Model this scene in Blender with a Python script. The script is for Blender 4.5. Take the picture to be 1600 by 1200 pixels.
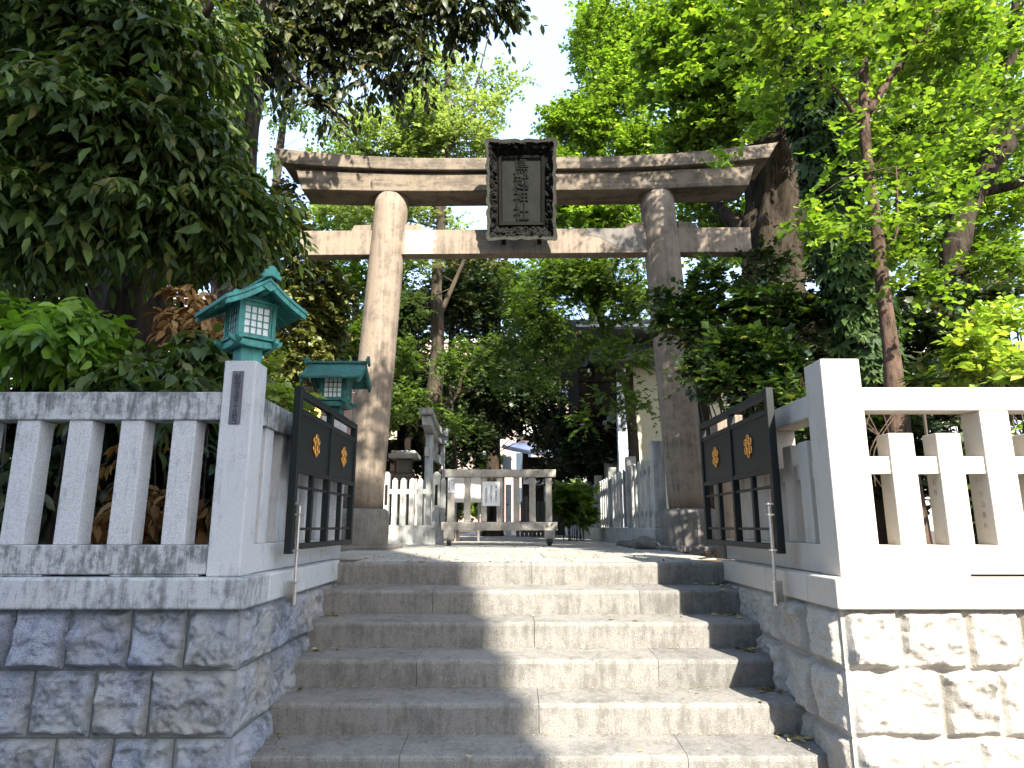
import bpy, math, random
import numpy as np
from mathutils import Vector, Matrix, noise
random.seed(7)
rng = np.random.default_rng(11)
R = math.radians
sc = bpy.context.scene
for o in list(bpy.data.objects): bpy.data.objects.remove(o)
COL = sc.collection

# ------------------------------------------------------------------ camera, sky, sun, exposure
F = 1050.0; PITCH = R(11.94); CZ = 0.285          # focal length in pixels of a 1600 px wide picture
cam_d = bpy.data.cameras.new('camera'); cam = bpy.data.objects.new('camera', cam_d); COL.objects.link(cam)
cam.location = (0, 0, CZ); cam.rotation_euler = (R(90) + PITCH, 0, 0)
cam_d.sensor_width = 36; cam_d.lens = 36 * F / 1600; cam_d.clip_start = .05; cam_d.clip_end = 1000
sc.camera = cam
AZ, EL = R(19.3), R(38)
S = Vector((math.sin(AZ) * math.cos(EL), -math.cos(AZ) * math.cos(EL), math.sin(EL)))
world = bpy.data.worlds.new('World'); sc.world = world; world.use_nodes = True
wn = world.node_tree; bg = wn.nodes['Background']
sky = wn.nodes.new('ShaderNodeTexSky'); sky.sky_type = 'NISHITA'; sky.sun_disc = False
sky.sun_elevation = EL; sky.sun_rotation = math.pi - AZ; sky.air_density = 1.0; sky.dust_density = 3.0; sky.ozone_density = 1.0
# a thin bright veil of high cloud over the blue
tcw = wn.nodes.new('ShaderNodeTexCoord'); cn = wn.nodes.new('ShaderNodeTexNoise'); cn.inputs['Scale'].default_value = 2.2; cn.inputs['Detail'].default_value = 7
wn.links.new(tcw.outputs['Generated'], cn.inputs['Vector']); cr_ = wn.nodes.new('ShaderNodeValToRGB'); wn.links.new(cn.outputs['Fac'], cr_.inputs[0])
cr_.color_ramp.elements[0].position = .3; cr_.color_ramp.elements[0].color = (.42, .42, .42, 1); cr_.color_ramp.elements[1].position = .7; cr_.color_ramp.elements[1].color = (.85, .85, .85, 1)
mw = wn.nodes.new('ShaderNodeMix'); mw.data_type = 'RGBA'; wn.links.new(cr_.outputs[0], mw.inputs[0]); wn.links.new(sky.outputs[0], mw.inputs[6]); mw.inputs[7].default_value = (1.35, 1.85, 2.8, 1)
wn.links.new(mw.outputs[2], bg.inputs[0]); bg.inputs[1].default_value = 0.15
sun_d = bpy.data.lights.new('sun', 'SUN'); sun_d.energy = 3.45; sun_d.angle = R(.5); sun_d.color = (1, .93, .82)
sun = bpy.data.objects.new('sun', sun_d); COL.objects.link(sun)
sun.rotation_euler = (-S).to_track_quat('-Z', 'Y').to_euler(); sun.location = S * 40
sc.view_settings.view_transform = 'Standard'; sc.view_settings.look = 'None'
sc.view_settings.exposure = 2.42; sc.view_settings.gamma = 1
sc.render.engine = 'CYCLES'
sc.cycles.max_bounces = 7; sc.cycles.diffuse_bounces = 4; sc.cycles.transmission_bounces = 4

def at(u, v, Y):
    """world point at distance Y (metres north of the camera) that is seen at picture point u, v"""
    yu = (600 - v) / F
    yf = math.cos(PITCH) - yu * math.sin(PITCH); z = math.sin(PITCH) + yu * math.cos(PITCH)
    return Vector(((u - 800) / F / yf * Y, Y, CZ + z / yf * Y))

# ------------------------------------------------------------------ materials
def nt(name):
    m = bpy.data.materials.new(name); m.use_nodes = True
    return m, m.node_tree, m.node_tree.nodes['Principled BSDF']
def node(t, kind, **kw):
    n = t.nodes.new(kind)
    for k, v in kw.items():
        if k in n.inputs: n.inputs[k].default_value = v
        else: setattr(n, k, v)
    return n
def pos(t, scale=(1, 1, 1)):
    g = t.nodes.new('ShaderNodeNewGeometry'); mp = t.nodes.new('ShaderNodeMapping')
    mp.inputs['Scale'].default_value = scale; t.links.new(g.outputs['Position'], mp.inputs[0]); return mp.outputs[0]
def noi(t, scale, vec, detail=6, rough=.6):
    n = node(t, 'ShaderNodeTexNoise', Scale=scale, Detail=detail, Roughness=rough); t.links.new(vec, n.inputs['Vector']); return n.outputs['Fac']
def ramp(t, fac, stops):
    r = t.nodes.new('ShaderNodeValToRGB'); t.links.new(fac, r.inputs[0]); e = r.color_ramp.elements
    while len(e) < len(stops): e.new(.5)
    for i, (p, c) in enumerate(stops):
        e[i].position = p; e[i].color = c if len(c) == 4 else (*c, 1)
    return r.outputs[0]
def mix(t, fac, a, b, mode='MIX'):
    n = t.nodes.new('ShaderNodeMix'); n.data_type = 'RGBA'; n.blend_type = mode
    for s, i in ((fac, 0), (a, 6), (b, 7)):
        if isinstance(s, (float, int)): n.inputs[i].default_value = s
        elif isinstance(s, tuple): n.inputs[i].default_value = (*s, 1) if len(s) == 3 else s
        else: t.links.new(s, n.inputs[i])
    return n.outputs[2]
def bump(t, b, h, strength=.3, dist=.01):
    n = node(t, 'ShaderNodeBump', Strength=strength, Distance=dist); t.links.new(h, n.inputs['Height']); t.links.new(n.outputs[0], b.inputs['Normal'])

def stone(name, base, dark=(.06, .06, .055), speck=.5, stain=.3, stain_lo=.5, streak=(7, 7, .9), bs=.35, rough=.85, tint=None, grain=260, island=None):
    m, t, b = nt(name)
    p = pos(t)
    g = noi(t, grain, p, 3, .7)
    c = mix(t, 1.0, base, ramp(t, g, [(.32, (1 - speck,) * 3), (.5, (1, 1, 1)), (.72, (1 + speck * .35,) * 3)]), 'MULTIPLY')
    if tint:
        c = mix(t, ramp(t, noi(t, 2.3, p, 4), [(.4, (0, 0, 0)), (.65, (1, 1, 1))]), c, tuple(tint), 'MIX') if len(tint) == 3 else c
    if island:
        gi = t.nodes.new('ShaderNodeNewGeometry'); c = mix(t, 1.0, c, ramp(t, gi.outputs['Random Per Island'], island), 'MULTIPLY')
    blot = noi(t, 5, p, 8, .7)
    st = noi(t, 3.0, pos(t, streak), 7, .72)
    both = mix(t, .5, blot, st)
    fine = noi(t, 26, p, 10, .8)
    both = mix(t, .22, both, fine)
    f = ramp(t, both, [(stain_lo - .03, (0, 0, 0)), (stain_lo + .05, (stain * .8,) * 3), (stain_lo + .16, (min(1, stain * 1.5),) * 3)])
    c = mix(t, f, c, dark)
    t.links.new(c, b.inputs['Base Color']); b.inputs['Roughness'].default_value = rough
    h = mix(t, .3, g, noi(t, 40, p, 5))
    bump(t, b, h, bs, .006)
    return m
def plain(name, col, rough=.6, metal=0, var=.15, scale=12, bs=.15, dirt=None):
    m, t, b = nt(name); p = pos(t); n = noi(t, scale, p, 6)
    c = mix(t, 1.0, col, ramp(t, n, [(.3, (1 - var,) * 3), (.7, (1 + var,) * 3)]), 'MULTIPLY')
    if dirt:
        c = mix(t, ramp(t, noi(t, scale * .4, p, 8, .7), [(.48, (0, 0, 0)), (.68, (.8, .8, .8))]), c, dirt)
        c = mix(t, ramp(t, noi(t, 16, pos(t, (3, 3, .35)), 8, .75), [(.50, (0, 0, 0)), (.62, (.75, .75, .75))]), c, dirt)
    t.links.new(c, b.inputs['Base Color']); b.inputs['Roughness'].default_value = rough; b.inputs['Metallic'].default_value = metal
    if name.startswith('dark_green_gate') or name.startswith('plaque'): b.inputs['Specular IOR Level'].default_value = .25
    bump(t, b, n, bs, .004); return m
def wood(name, col, col2, grain=(3, 3, .3), rough=.75):
    m, t, b = nt(name); n = noi(t, 9, pos(t, grain), 8, .7)
    t.links.new(ramp(t, n, [(.3, col2), (.65, col)]), b.inputs['Base Color']); b.inputs['Roughness'].default_value = rough; b.inputs['Specular IOR Level'].default_value = .15
    bump(t, b, n, .4, .01); return m
def bark(name, col, col2, sc_=6, zs=.22, moss=None):
    m, t, b = nt(name); n = noi(t, sc_, pos(t, (1, 1, zs)), 9, .75)
    n2 = noi(t, 1.6, pos(t), 5)
    c = ramp(t, n, [(.38, col2), (.52, col), (.68, tuple(min(1, x * 1.5) for x in col))])
    if moss: c = mix(t, ramp(t, n2, [(.5, (0, 0, 0)), (.7, (.6, .6, .6))]), c, moss)
    t.links.new(c, b.inputs['Base Color']); b.inputs['Roughness'].default_value = .95; b.inputs['Specular IOR Level'].default_value = .08
    bump(t, b, n, .9, .04); return m
def leafm(name, stops, trans=.4, tcol=None, rough=.42, spec=.4, dim=.6):
    stops = [(a, tuple(x * dim for x in c)) for a, c in stops]
    m, t, b = nt(name)
    g = t.nodes.new('ShaderNodeNewGeometry')
    c = ramp(t, g.outputs['Random Per Island'], stops)
    c = mix(t, 1.0, c, ramp(t, noi(t, .9, pos(t), 3), [(.35, (.75,) * 3), (.65, (1.25,) * 3)]), 'MULTIPLY')
    t.links.new(c, b.inputs['Base Color']); b.inputs['Roughness'].default_value = rough
    b.inputs['Specular IOR Level'].default_value = spec
    tr = t.nodes.new('ShaderNodeBsdfTranslucent')
    c2 = mix(t, 1.0, c, tcol or (1.5, 1.6, .5), 'MULTIPLY'); t.links.new(c2, tr.inputs[0])
    ms = t.nodes.new('ShaderNodeMixShader'); ms.inputs[0].default_value = trans
    out = t.nodes['Material Output']
    t.links.new(b.outputs[0], ms.inputs[1]); t.links.new(tr.outputs[0], ms.inputs[2]); t.links.new(ms.outputs[0], out.inputs[0])
    return m

M = {}
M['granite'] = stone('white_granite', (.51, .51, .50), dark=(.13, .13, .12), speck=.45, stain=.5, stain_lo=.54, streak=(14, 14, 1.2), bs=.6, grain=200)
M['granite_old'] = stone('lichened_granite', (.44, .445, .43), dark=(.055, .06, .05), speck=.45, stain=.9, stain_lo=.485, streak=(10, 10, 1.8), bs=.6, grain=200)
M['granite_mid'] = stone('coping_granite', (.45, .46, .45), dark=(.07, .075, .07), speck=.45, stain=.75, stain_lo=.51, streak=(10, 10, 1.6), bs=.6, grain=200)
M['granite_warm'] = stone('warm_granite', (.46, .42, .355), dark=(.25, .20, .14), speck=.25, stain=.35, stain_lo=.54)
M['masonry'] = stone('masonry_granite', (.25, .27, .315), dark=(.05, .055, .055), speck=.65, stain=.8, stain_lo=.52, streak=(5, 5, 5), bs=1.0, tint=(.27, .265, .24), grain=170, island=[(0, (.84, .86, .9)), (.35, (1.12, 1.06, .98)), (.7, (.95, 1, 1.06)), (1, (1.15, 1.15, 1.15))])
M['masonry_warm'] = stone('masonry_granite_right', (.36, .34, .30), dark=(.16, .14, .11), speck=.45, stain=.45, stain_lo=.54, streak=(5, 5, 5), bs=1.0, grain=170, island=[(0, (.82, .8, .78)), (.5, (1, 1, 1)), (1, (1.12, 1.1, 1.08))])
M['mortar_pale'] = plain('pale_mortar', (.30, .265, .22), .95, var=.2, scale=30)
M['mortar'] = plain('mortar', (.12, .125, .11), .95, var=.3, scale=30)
M['step'] = stone('step_granite', (.195, .190, .176), dark=(.065, .062, .052), speck=.65, stain=.6, stain_lo=.50, streak=(9, 9, 1.6), bs=.6, grain=200, island=[(0, (.88, .88, .88)), (.5, (1, .98, .95)), (1, (1.1, 1.08, 1.04))])
M['paving'] = stone('paving_stone', (.30, .285, .25), dark=(.10, .095, .08), speck=.4, stain=.5, stain_lo=.52, streak=(3, 3, 3), island=[(0, (.8, .8, .8)), (1, (1.1, 1.1, 1.1))])
M['torii'] = stone('torii_stone', (.205, .163, .120), dark=(.055, .045, .034), speck=.35, stain=.7, stain_lo=.505, streak=(7, 7, .35), bs=.3)
M['torii_beam'] = stone('torii_beam_stone', (.165, .130, .092), dark=(.038, .032, .021), speck=.35, stain=.85, stain_lo=.495, streak=(.35, 2, 5), bs=.4)
M['torii_base'] = stone('torii_base_stone', (.15, .135, .12), dark=(.05, .05, .04), speck=.3, stain=.6, stain_lo=.5)
M['patch'] = stone('pale_patch_stone', (.34, .30, .25), dark=(.20, .166, .132), speck=.15, stain=.8, stain_lo=.5)  # paler tone for the tie beam patch
M['old_pale'] = stone('weathered_pale_stone', (.38, .385, .365), dark=(.12, .135, .12), speck=.25, stain=.6, stain_lo=.5)
M['barrier'] = stone('barrier_concrete', (.33, .31, .27), dark=(.12, .11, .09), speck=.2, stain=.5, stain_lo=.5)
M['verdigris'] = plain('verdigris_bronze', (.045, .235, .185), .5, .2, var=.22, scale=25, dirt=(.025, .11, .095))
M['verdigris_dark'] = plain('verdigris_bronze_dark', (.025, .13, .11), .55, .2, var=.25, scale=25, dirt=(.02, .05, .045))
M['paper'] = plain('white_pane', (.72, .72, .68), .5, var=.05)
M['gate'] = plain('dark_green_gate_paint', (.010, .0135, .0135), .5, 0, var=.12, scale=60, bs=.05)
M['gold'] = plain('gold_crest', (.85, .42, .10), .28, 1, var=.08)
M['steel'] = plain('stainless_steel', (.50, .46, .42), .3, .9, var=.12, scale=40)
M['black'] = plain('black_rubber', (.015, .014, .013), .6)
M['ink'] = plain('black_ink', (.02, .02, .025), .6)
M['nameplate'] = plain('grey_plate', (.15, .14, .15), .4, .4, var=.1)
M['sign'] = plain('white_sign', (.62, .64, .66), .5, var=.04)
M['plaque'] = wood('blackened_wood', (.007, .0075, .0065), (.003, .003, .0025), (4, 4, 4))
M['plaque_rim'] = wood('weathered_rim_wood', (.06, .06, .05), (.010, .010, .008), (9, 9, 1.0))
M['plaque_panel'] = plain('plaque_panel', (.017, .018, .016), .5, .2, var=.25, scale=8)
M['plaque_char'] = plain('plaque_characters', (.010, .011, .009), .5, .2, var=.3, scale=15)
M['dark_wood'] = wood('dark_brown_wood', (.018, .011, .008), (.007, .005, .004), (4, 4, .4))
M['plaster'] = plain('white_plaster', (.68, .66, .60), .8, var=.06)
M['cream'] = plain('cream_plaster', (.50, .47, .33), .8, var=.08)
M['white_post'] = plain('white_painted_post', (.72, .75, .82), .6, var=.05)
M['tile'] = plain('grey_roof_tile', (.10, .115, .12), .45, .1, var=.25, scale=15)
M['copper'] = plain('hall_copper_roof', (.34, .42, .55), .45, .2, var=.15, scale=3)
M['soil'] = plain('leafy_soil', (.045, .032, .02), .95, var=.5, scale=8, bs=.6, dirt=(.09, .055, .03))
M['asphalt'] = plain('asphalt', (.10, .10, .10), .9, var=.2, scale=60)
M['pinkwall'] = plain('pink_tile_wall', (.36, .25, .21), .8, var=.08)
M['greywall'] = plain('pale_wall', (.34, .34, .34), .8, var=.08)
M['glass'] = plain('window_glass', (.05, .07, .09), .12, 0, var=.1)
M['rock'] = stone('garden_rock', (.13, .125, .11), dark=(.05, .05, .04), speck=.4, stain=.5, bs=.8)
M['bark_dark'] = bark('dark_furrowed_bark', (.045, .034, .025), (.010, .008, .006))
M['bark_grey'] = bark('grey_brown_bark', (.060, .050, .040), (.016, .013, .010))
M['bark_ginkgo'] = bark('ginkgo_bark', (.060, .048, .034), (.018, .015, .011), moss=(.045, .05, .022))
M['bark_old'] = bark('old_ginkgo_bark', (.038, .030, .022), (.010, .008, .006), 9)
M['bark_thin'] = bark('reddish_bark', (.10, .068, .05), (.028, .02, .015), 16, .3)
M['twig'] = plain('twig_bark', (.05, .04, .028), .9)
M['leaf_near'] = leafm('evergreen_leaf', [(0, (.035, .060, .015)), (.5, (.065, .105, .022)), (.85, (.10, .14, .03)), (1, (.14, .12, .035))], .28, (1.3, 1.5, .5), .45, .3, 1.0)
M['leaf_bright'] = leafm('young_leaf', [(0, (.09, .17, .02)), (.6, (.15, .27, .03)), (1, (.22, .33, .05))], .4, (1.5, 1.6, .5), .38, .4, 1.0)
M['leaf_over'] = leafm('dark_overhanging_leaf', [(0, (.018, .028, .010)), (.6, (.04, .055, .016)), (.92, (.09, .10, .03)), (1, (.18, .13, .05))], .22, (1.3, 1.4, .4), .42, .3, .85)
M['leaf_gold'] = leafm('bronze_green_leaf', [(0, (.05, .07, .018)), (.6, (.12, .14, .035)), (.92, (.24, .23, .07)), (1, (.30, .18, .08))], .3, (1.3, 1.3, .5), .3, .5, .95)
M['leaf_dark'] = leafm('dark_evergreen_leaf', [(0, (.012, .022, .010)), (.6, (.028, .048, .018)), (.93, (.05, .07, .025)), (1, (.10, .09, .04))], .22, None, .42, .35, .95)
M['leaf_ginkgo'] = leafm('ginkgo_leaf', [(0, (.06, .12, .015)), (.45, (.13, .215, .028)), (.8, (.19, .285, .04)), (1, (.32, .41, .08))], .5, (1.4, 1.5, .5), .45, .35, .84)
M['leaf_lime'] = leafm('pale_ginkgo_leaf', [(0, (.16, .24, .06)), (.5, (.25, .34, .09)), (1, (.38, .46, .16))], .5, (1.3, 1.3, .7), .5, .3, .8)
M['leaf_maple'] = leafm('maple_leaf', [(0, (.06, .105, .025)), (.6, (.11, .18, .035)), (1, (.19, .27, .05))], .5, (1.4, 1.5, .6), .5, .3, .7)
M['leaf_shrub'] = leafm('camellia_leaf', [(0, (.025, .055, .018)), (.6, (.05, .10, .025)), (.9, (.10, .16, .03)), (1, (.20, .20, .05))], .25, None, .3, .6, .78)
M['leaf_lit'] = leafm('yellow_green_shrub_leaf', [(0, (.13, .20, .03)), (.6, (.22, .30, .05)), (1, (.36, .38, .08))], .4, (1.3, 1.4, .5), .3, .5, 1.1)
M['leaf_ivy'] = leafm('ivy_leaf', [(0, (.025, .055, .012)), (.6, (.045, .09, .018)), (1, (.08, .13, .03))], .2, None, .6, .2, .9)
M['leaf_brown'] = leafm('withered_leaf', [(0, (.22, .10, .03)), (.5, (.42, .22, .07)), (1, (.62, .40, .17))], .3, (1.2, 1, .6), .6, .2, .62)
M['leaf_litter'] = leafm('fallen_leaf', [(0, (.25, .17, .07)), (.6, (.50, .42, .18)), (1, (.62, .56, .34))], .1, (1, 1, .7), .7, .2)
M['petal'] = leafm('azalea_flower', [(0, (.55, .05, .10)), (1, (.75, .12, .2))], .3, (1, 1, 1), .6, .2)

# ------------------------------------------------------------------ builders
def tag(o, label=None, cat=None, group=None, kind=None):
    if label: o['label'] = label
    if cat: o['category'] = cat
    if group: o['group'] = group
    if kind: o['kind'] = kind
    return o
def thing(name, label, cat, loc=(0, 0, 0), rz=0, group=None):
    o = bpy.data.objects.new(name, None); o.empty_display_size = .1; COL.objects.link(o)
    o.location = loc; o.rotation_euler = (0, 0, rz); return tag(o, label, cat, group)
class MB:
    def __init__(s): s.v = []; s.f = []
    def add(s, vs, fs, mat=None):
        k = len(s.v); s.v += [tuple(mat @ Vector(v)) if mat else tuple(v) for v in vs]; s.f += [tuple(i + k for i in f) for f in fs]; return s
    def box(s, x0, x1, y0, y1, z0, z1, mat=None):
        vs = [(x, y, z) for z in (z0, z1) for x, y in ((x0, y0), (x1, y0), (x1, y1), (x0, y1))]
        return s.add(vs, [(3, 2, 1, 0), (4, 5, 6, 7), (0, 1, 5, 4), (1, 2, 6, 5), (2, 3, 7, 6), (3, 0, 4, 7)], mat)
    def hexa(s, lo, hi, mat=None):
        """lo and hi: four corner points each, counter-clockwise seen from above"""
        return s.add(list(lo) + list(hi), [(3, 2, 1, 0), (4, 5, 6, 7), (0, 1, 5, 4), (1, 2, 6, 5), (2, 3, 7, 6), (3, 0, 4, 7)], mat)
    def prism(s, poly, y0, y1, axis='y', mat=None):
        """poly in (x, z) extruded along y (or poly in (y, z) along x, or (x, y) along z)"""
        n = len(poly)
        mk = {'y': lambda a, b, t: (a, t, b), 'x': lambda a, b, t: (t, a, b), 'z': lambda a, b, t: (a, b, t)}[axis]
        vs = [mk(a, b, y0) for a, b in poly] + [mk(a, b, y1) for a, b in poly]
        fs = [tuple(range(n)), tuple(range(2 * n - 1, n - 1, -1))] + [(i, i + n, (i + 1) % n + n, (i + 1) % n) for i in range(n)]
        return s.add(vs, fs, mat)
    def tube(s, pts, rad, n=12, rough=0, cap=True, fscale=3.0, seed=0, flute=0):
        pts = [Vector(p) for p in pts]; k0 = len(s.v)
        ref = Vector((1, 0, 0))
        for i, p in enumerate(pts):
            d = (pts[min(i + 1, len(pts) - 1)] - pts[max(i - 1, 0)]).normalized()
            a = ref - d * ref.dot(d)
            if a.length < 1e-3: a = Vector((0, 1, 0)) - d * d.y
            a.normalize(); b = d.cross(a)
            r = rad[i] if hasattr(rad, '__len__') else rad
            for j in range(n):
                th = 2 * math.pi * j / n; q = a * math.cos(th) + b * math.sin(th); rr = r
                if rough:
                    w = p + q * r
                    rr += r * rough * noise.noise(Vector((w.x * fscale, w.y * fscale, w.z * fscale * .35)) + Vector((seed, 0, 0)))
                    if flute: rr += r * flute * math.sin(th * 7 + noise.noise(w * .7 + Vector((seed, 3, 1))) * 5)
                s.v.append(tuple(p + q * rr))
        for i in range(len(pts) - 1):
            for j in range(n):
                a_, b_ = k0 + i * n + j, k0 + i * n + (j + 1) % n
                s.f.append((a_, b_, b_ + n, a_ + n))
        if cap:
            s.f.append(tuple(k0 + j for j in range(n - 1, -1, -1))); e = k0 + (len(pts) - 1) * n; s.f.append(tuple(e + j for j in range(n)))
        return s
    def torus(s, c, R_, r_, ax=0, n=18, k=6):
        k0 = len(s.v)
        for i in range(n):
            A = 2 * math.pi * i / n
            for j in range(k):
                B = 2 * math.pi * j / k; q = R_ + r_ * math.cos(B); h = r_ * math.sin(B)
                p = [q * math.cos(A), q * math.sin(A)]; p.insert(ax, h)
                s.v.append((c[0] + p[0], c[1] + p[1], c[2] + p[2]))
        for i in range(n):
            for j in range(k):
                s.f.append((k0 + i * k + j, k0 + ((i + 1) % n) * k + j, k0 + ((i + 1) % n) * k + (j + 1) % k, k0 + i * k + (j + 1) % k))
        return s
    def build(s, name, mat, parent=None, world=False, bevel=0, smooth=False, seg=2, kind=None, label=None):
        me = bpy.data.meshes.new(name)
        off = Vector(parent_world(parent)) if (parent and world) else Vector((0, 0, 0))
        me.from_pydata([(x - off.x, y - off.y, z - off.z) for x, y, z in s.v], [], s.f); me.update()
        me.materials.append(M[mat] if isinstance(mat, str) else mat)
        o = bpy.data.objects.new(name, me); COL.objects.link(o)
        if parent: o.parent = parent
        import bmesh
        bm = bmesh.new(); bm.from_mesh(me); bmesh.ops.recalc_face_normals(bm, faces=bm.faces); bm.to_mesh(me); bm.free()
        if smooth: me.polygons.foreach_set('use_smooth', [True] * len(me.polygons))
        if bevel:
            b = o.modifiers.new('bevel', 'BEVEL'); b.width = bevel; b.segments = seg; b.limit_method = 'ANGLE'; b.angle_limit = R(35)
        if kind: o['kind'] = kind
        if label: o['label'] = label
        return o
def parent_world(p):
    v = Vector((0, 0, 0))
    while p: v += Vector(p.location); p = p.parent
    return v
def dup(o, parent, loc=None):
    c = o.copy(); COL.objects.link(c); c.parent = parent
    if loc is not None: c.location = loc
    return c
def copy_tree(o, parent=None):
    c = o.copy(); COL.objects.link(c); c.parent = parent
    for ch in list(o.children): copy_tree(ch, c)
    return c
def text(name, body, size, mat, parent, loc, rot, extrude=.001, line=1.0, bold=0):
    cu = bpy.data.curves.new(name, 'FONT'); cu.body = body; cu.size = size; cu.extrude = extrude; cu.offset = bold
    cu.align_x = 'CENTER'; cu.align_y = 'CENTER'; cu.space_line = line
    t = bpy.data.objects.new(name, cu); COL.objects.link(t)
    me = bpy.data.meshes.new_from_object(t.evaluated_get(bpy.context.evaluated_depsgraph_get()))
    bpy.data.objects.remove(t)
    me.materials.clear(); me.materials.append(M[mat]); me.name = name
    o = bpy.data.objects.new(name, me); COL.objects.link(o); o.parent = parent; o.location = loc; o.rotation_euler = rot
    return o
def vtext(s): return '\n'.join(s)

# ------------------------------------------------------------------ leaves
def nrm(a): return a / np.maximum(np.linalg.norm(a, axis=1, keepdims=True), 1e-9)
SHAPES = {
 'long': (np.array([(0, 0, 0), (-.30, .30, .0), (0, .32, -.05), (.30, .30, .0), (-.26, .66, -.08), (0, .68, -.12), (.26, .66, -.08), (0, 1.0, -.34)]),
          [(0, 2, 1), (0, 3, 2), (1, 2, 5, 4), (2, 3, 6, 5), (4, 5, 7), (5, 6, 7)]),
 'simple': (np.array([(0, 0, 0), (-.34, .5, .06), (0, 1, -.06), (.34, .5, .06)]), [(0, 2, 1), (0, 3, 2)]),
 'fan': (np.array([(0, 0, 0), (-.55, .60, .05), (-.30, .95, 0), (0, .84, -.04), (.30, .95, 0), (.55, .60, .05)]), [(0, 3, 2, 1), (0, 5, 4, 3)]),
 'star': (np.array([(0, 0, 0), (-.6, .35, 0), (-.16, .45, 0), (-.42, .95, -.05), (0, .6, 0), (0, 1.1, -.08), (.16, .45, 0), (.42, .95, -.05), (.6, .35, 0)]),
          [(0, 2, 1), (0, 4, 3, 2), (0, 6, 5, 4), (0, 8, 7, 6)]),
}
def leaf_mesh(name, P, D, N, L, mat, shape, parent=None, width=1.0, kind=None):
    """P base points, D axis, N up vector, L lengths (numpy, world coordinates)"""
    T, faces = SHAPES[shape]
    D = nrm(D); X = nrm(np.cross(D, N)); N = np.cross(X, D)
    n = len(P); k = len(T)
    V = P[:, None, :] + (T[None, :, 0:1] * X[:, None, :] * width + T[None, :, 1:2] * D[:, None, :] + T[None, :, 2:3] * N[:, None, :]) * L[:, None, None]
    V = V.reshape(-1, 3)
    if parent is not None: V = V - np.array(parent_world(parent))
    me = bpy.data.meshes.new(name)
    flat = []; sizes = []
    for f in faces: flat.append(np.array(f)); sizes.append(len(f))
    base = np.concatenate(flat); nl = len(base)
    idx = (base[None, :] + (np.arange(n) * k)[:, None]).reshape(-1)
    st = np.cumsum([0] + sizes[:-1]); starts = (st[None, :] + (np.arange(n) * nl)[:, None]).reshape(-1)
    me.vertices.add(len(V)); me.vertices.foreach_set('co', V.astype(np.float32).ravel())
    me.loops.add(len(idx)); me.loops.foreach_set('vertex_index', idx.astype(np.int32))
    me.polygons.add(len(starts)); me.polygons.foreach_set('loop_start', starts.astype(np.int32))
    try: me.polygons.foreach_set('loop_total', np.tile(sizes, n).astype(np.int32))
    except Exception: pass
    me.update(calc_edges=True); me.validate()
    me.materials.append(M[mat]); o = bpy.data.objects.new(name, me); COL.objects.link(o)
    if parent is not None: o.parent = parent
    if kind: o['kind'] = kind
    return o
def blob_pts(blobs):
    """blobs: (u, v, Y, ru px, rv px, rY m, number of twigs) -> twig points + outward directions, world space"""
    P, O = [], []
    for u, v, Y, ru, rv, ry, n in blobs:
        c = at(u, v, Y); sx = (at(u + ru, v, Y) - c).length; sz = (at(u, v - rv, Y) - c).length
        P_, O_ = ell(c, (sx, ry, sz), n); P.append(P_); O.append(O_)
    return np.concatenate(P), np.concatenate(O)
def ell(c, s, n, lump=.35):
    d = nrm(rng.normal(size=(n, 3))); r = rng.random(n) ** .42
    ph = rng.random(3) * 9
    k = 1 + lump * (np.sin(d[:, 0] * 5 + ph[0]) * np.sin(d[:, 1] * 4 + ph[1] + d[:, 2] * 5))
    # clump: pull points towards random clump centres so that gaps open between them
    nc = max(6, n // 14); cen = nrm(rng.normal(size=(nc, 3))) * (rng.random((nc, 1)) ** .45)
    p = d * (r * k)[:, None]; s = np.array(s) * .88; w = rng.integers(0, nc, n)
    p = p * .28 + (cen[w] + rng.normal(size=(n, 3)) * .10) * .76
    return p * np.array(s) + np.array(c), nrm(p + 1e-6)
def sprays(P, O, k=8, tl=.3, L=.1, droop=.5, up=.3, seed=0, spread=.9, jit=.25, updir=None):
    """grow a twig from every point of P and set k leaves along it"""
    n = len(P)
    h = O.copy(); h[:, 2] = h[:, 2] * .3 + up
    d = nrm(h + rng.normal(size=(n, 3)) * .6)
    side = nrm(np.cross(d, np.array([0, 0, 1.0])))
    t = np.linspace(.15, 1, k)[None, :] * np.ones((n, 1)) + rng.normal(size=(n, k)) * .03
    l = tl * (.6 + .8 * rng.random((n, 1)))
    pos_ = P[:, None, :] + d[:, None, :] * (t * l)[:, :, None]
    pos_[:, :, 2] -= droop * .5 * l * t ** 2
    sg = np.where(np.arange(k) % 2 == 0, 1.0, -1.0)[None, :, None]
    a = d[:, None, :] * .75 + side[:, None, :] * sg * spread + rng.normal(size=(n, k, 3)) * jit
    a[:, :, 2] -= droop * (.5 + .6 * rng.random((n, k)))
    N = np.array([0, 0, 1.0])[None, None, :] + rng.normal(size=(n, k, 3)) * .45
    Ls = L * (.5 + .75 * rng.random((n, k)) ** .8) * (.75 + .5 * rng.random((n, 1)))
    return pos_.reshape(-1, 3), nrm(a.reshape(-1, 3)), N.reshape(-1, 3), Ls.reshape(-1)
def crown(blobs, mat, parent, name='crown', shape='simple', width=1.0, extra=None, kind=None, **kw):
    P, O = blob_pts(blobs)
    if extra:
        for c, s_, n in extra:
            a, b = ell(c, s_, n); P = np.concatenate([P, a]); O = np.concatenate([O, b])
    p, d, nn, L = sprays(P, O, **kw)
    return leaf_mesh(name, p, d, nn, L, mat, shape, parent, width, kind), P
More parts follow.
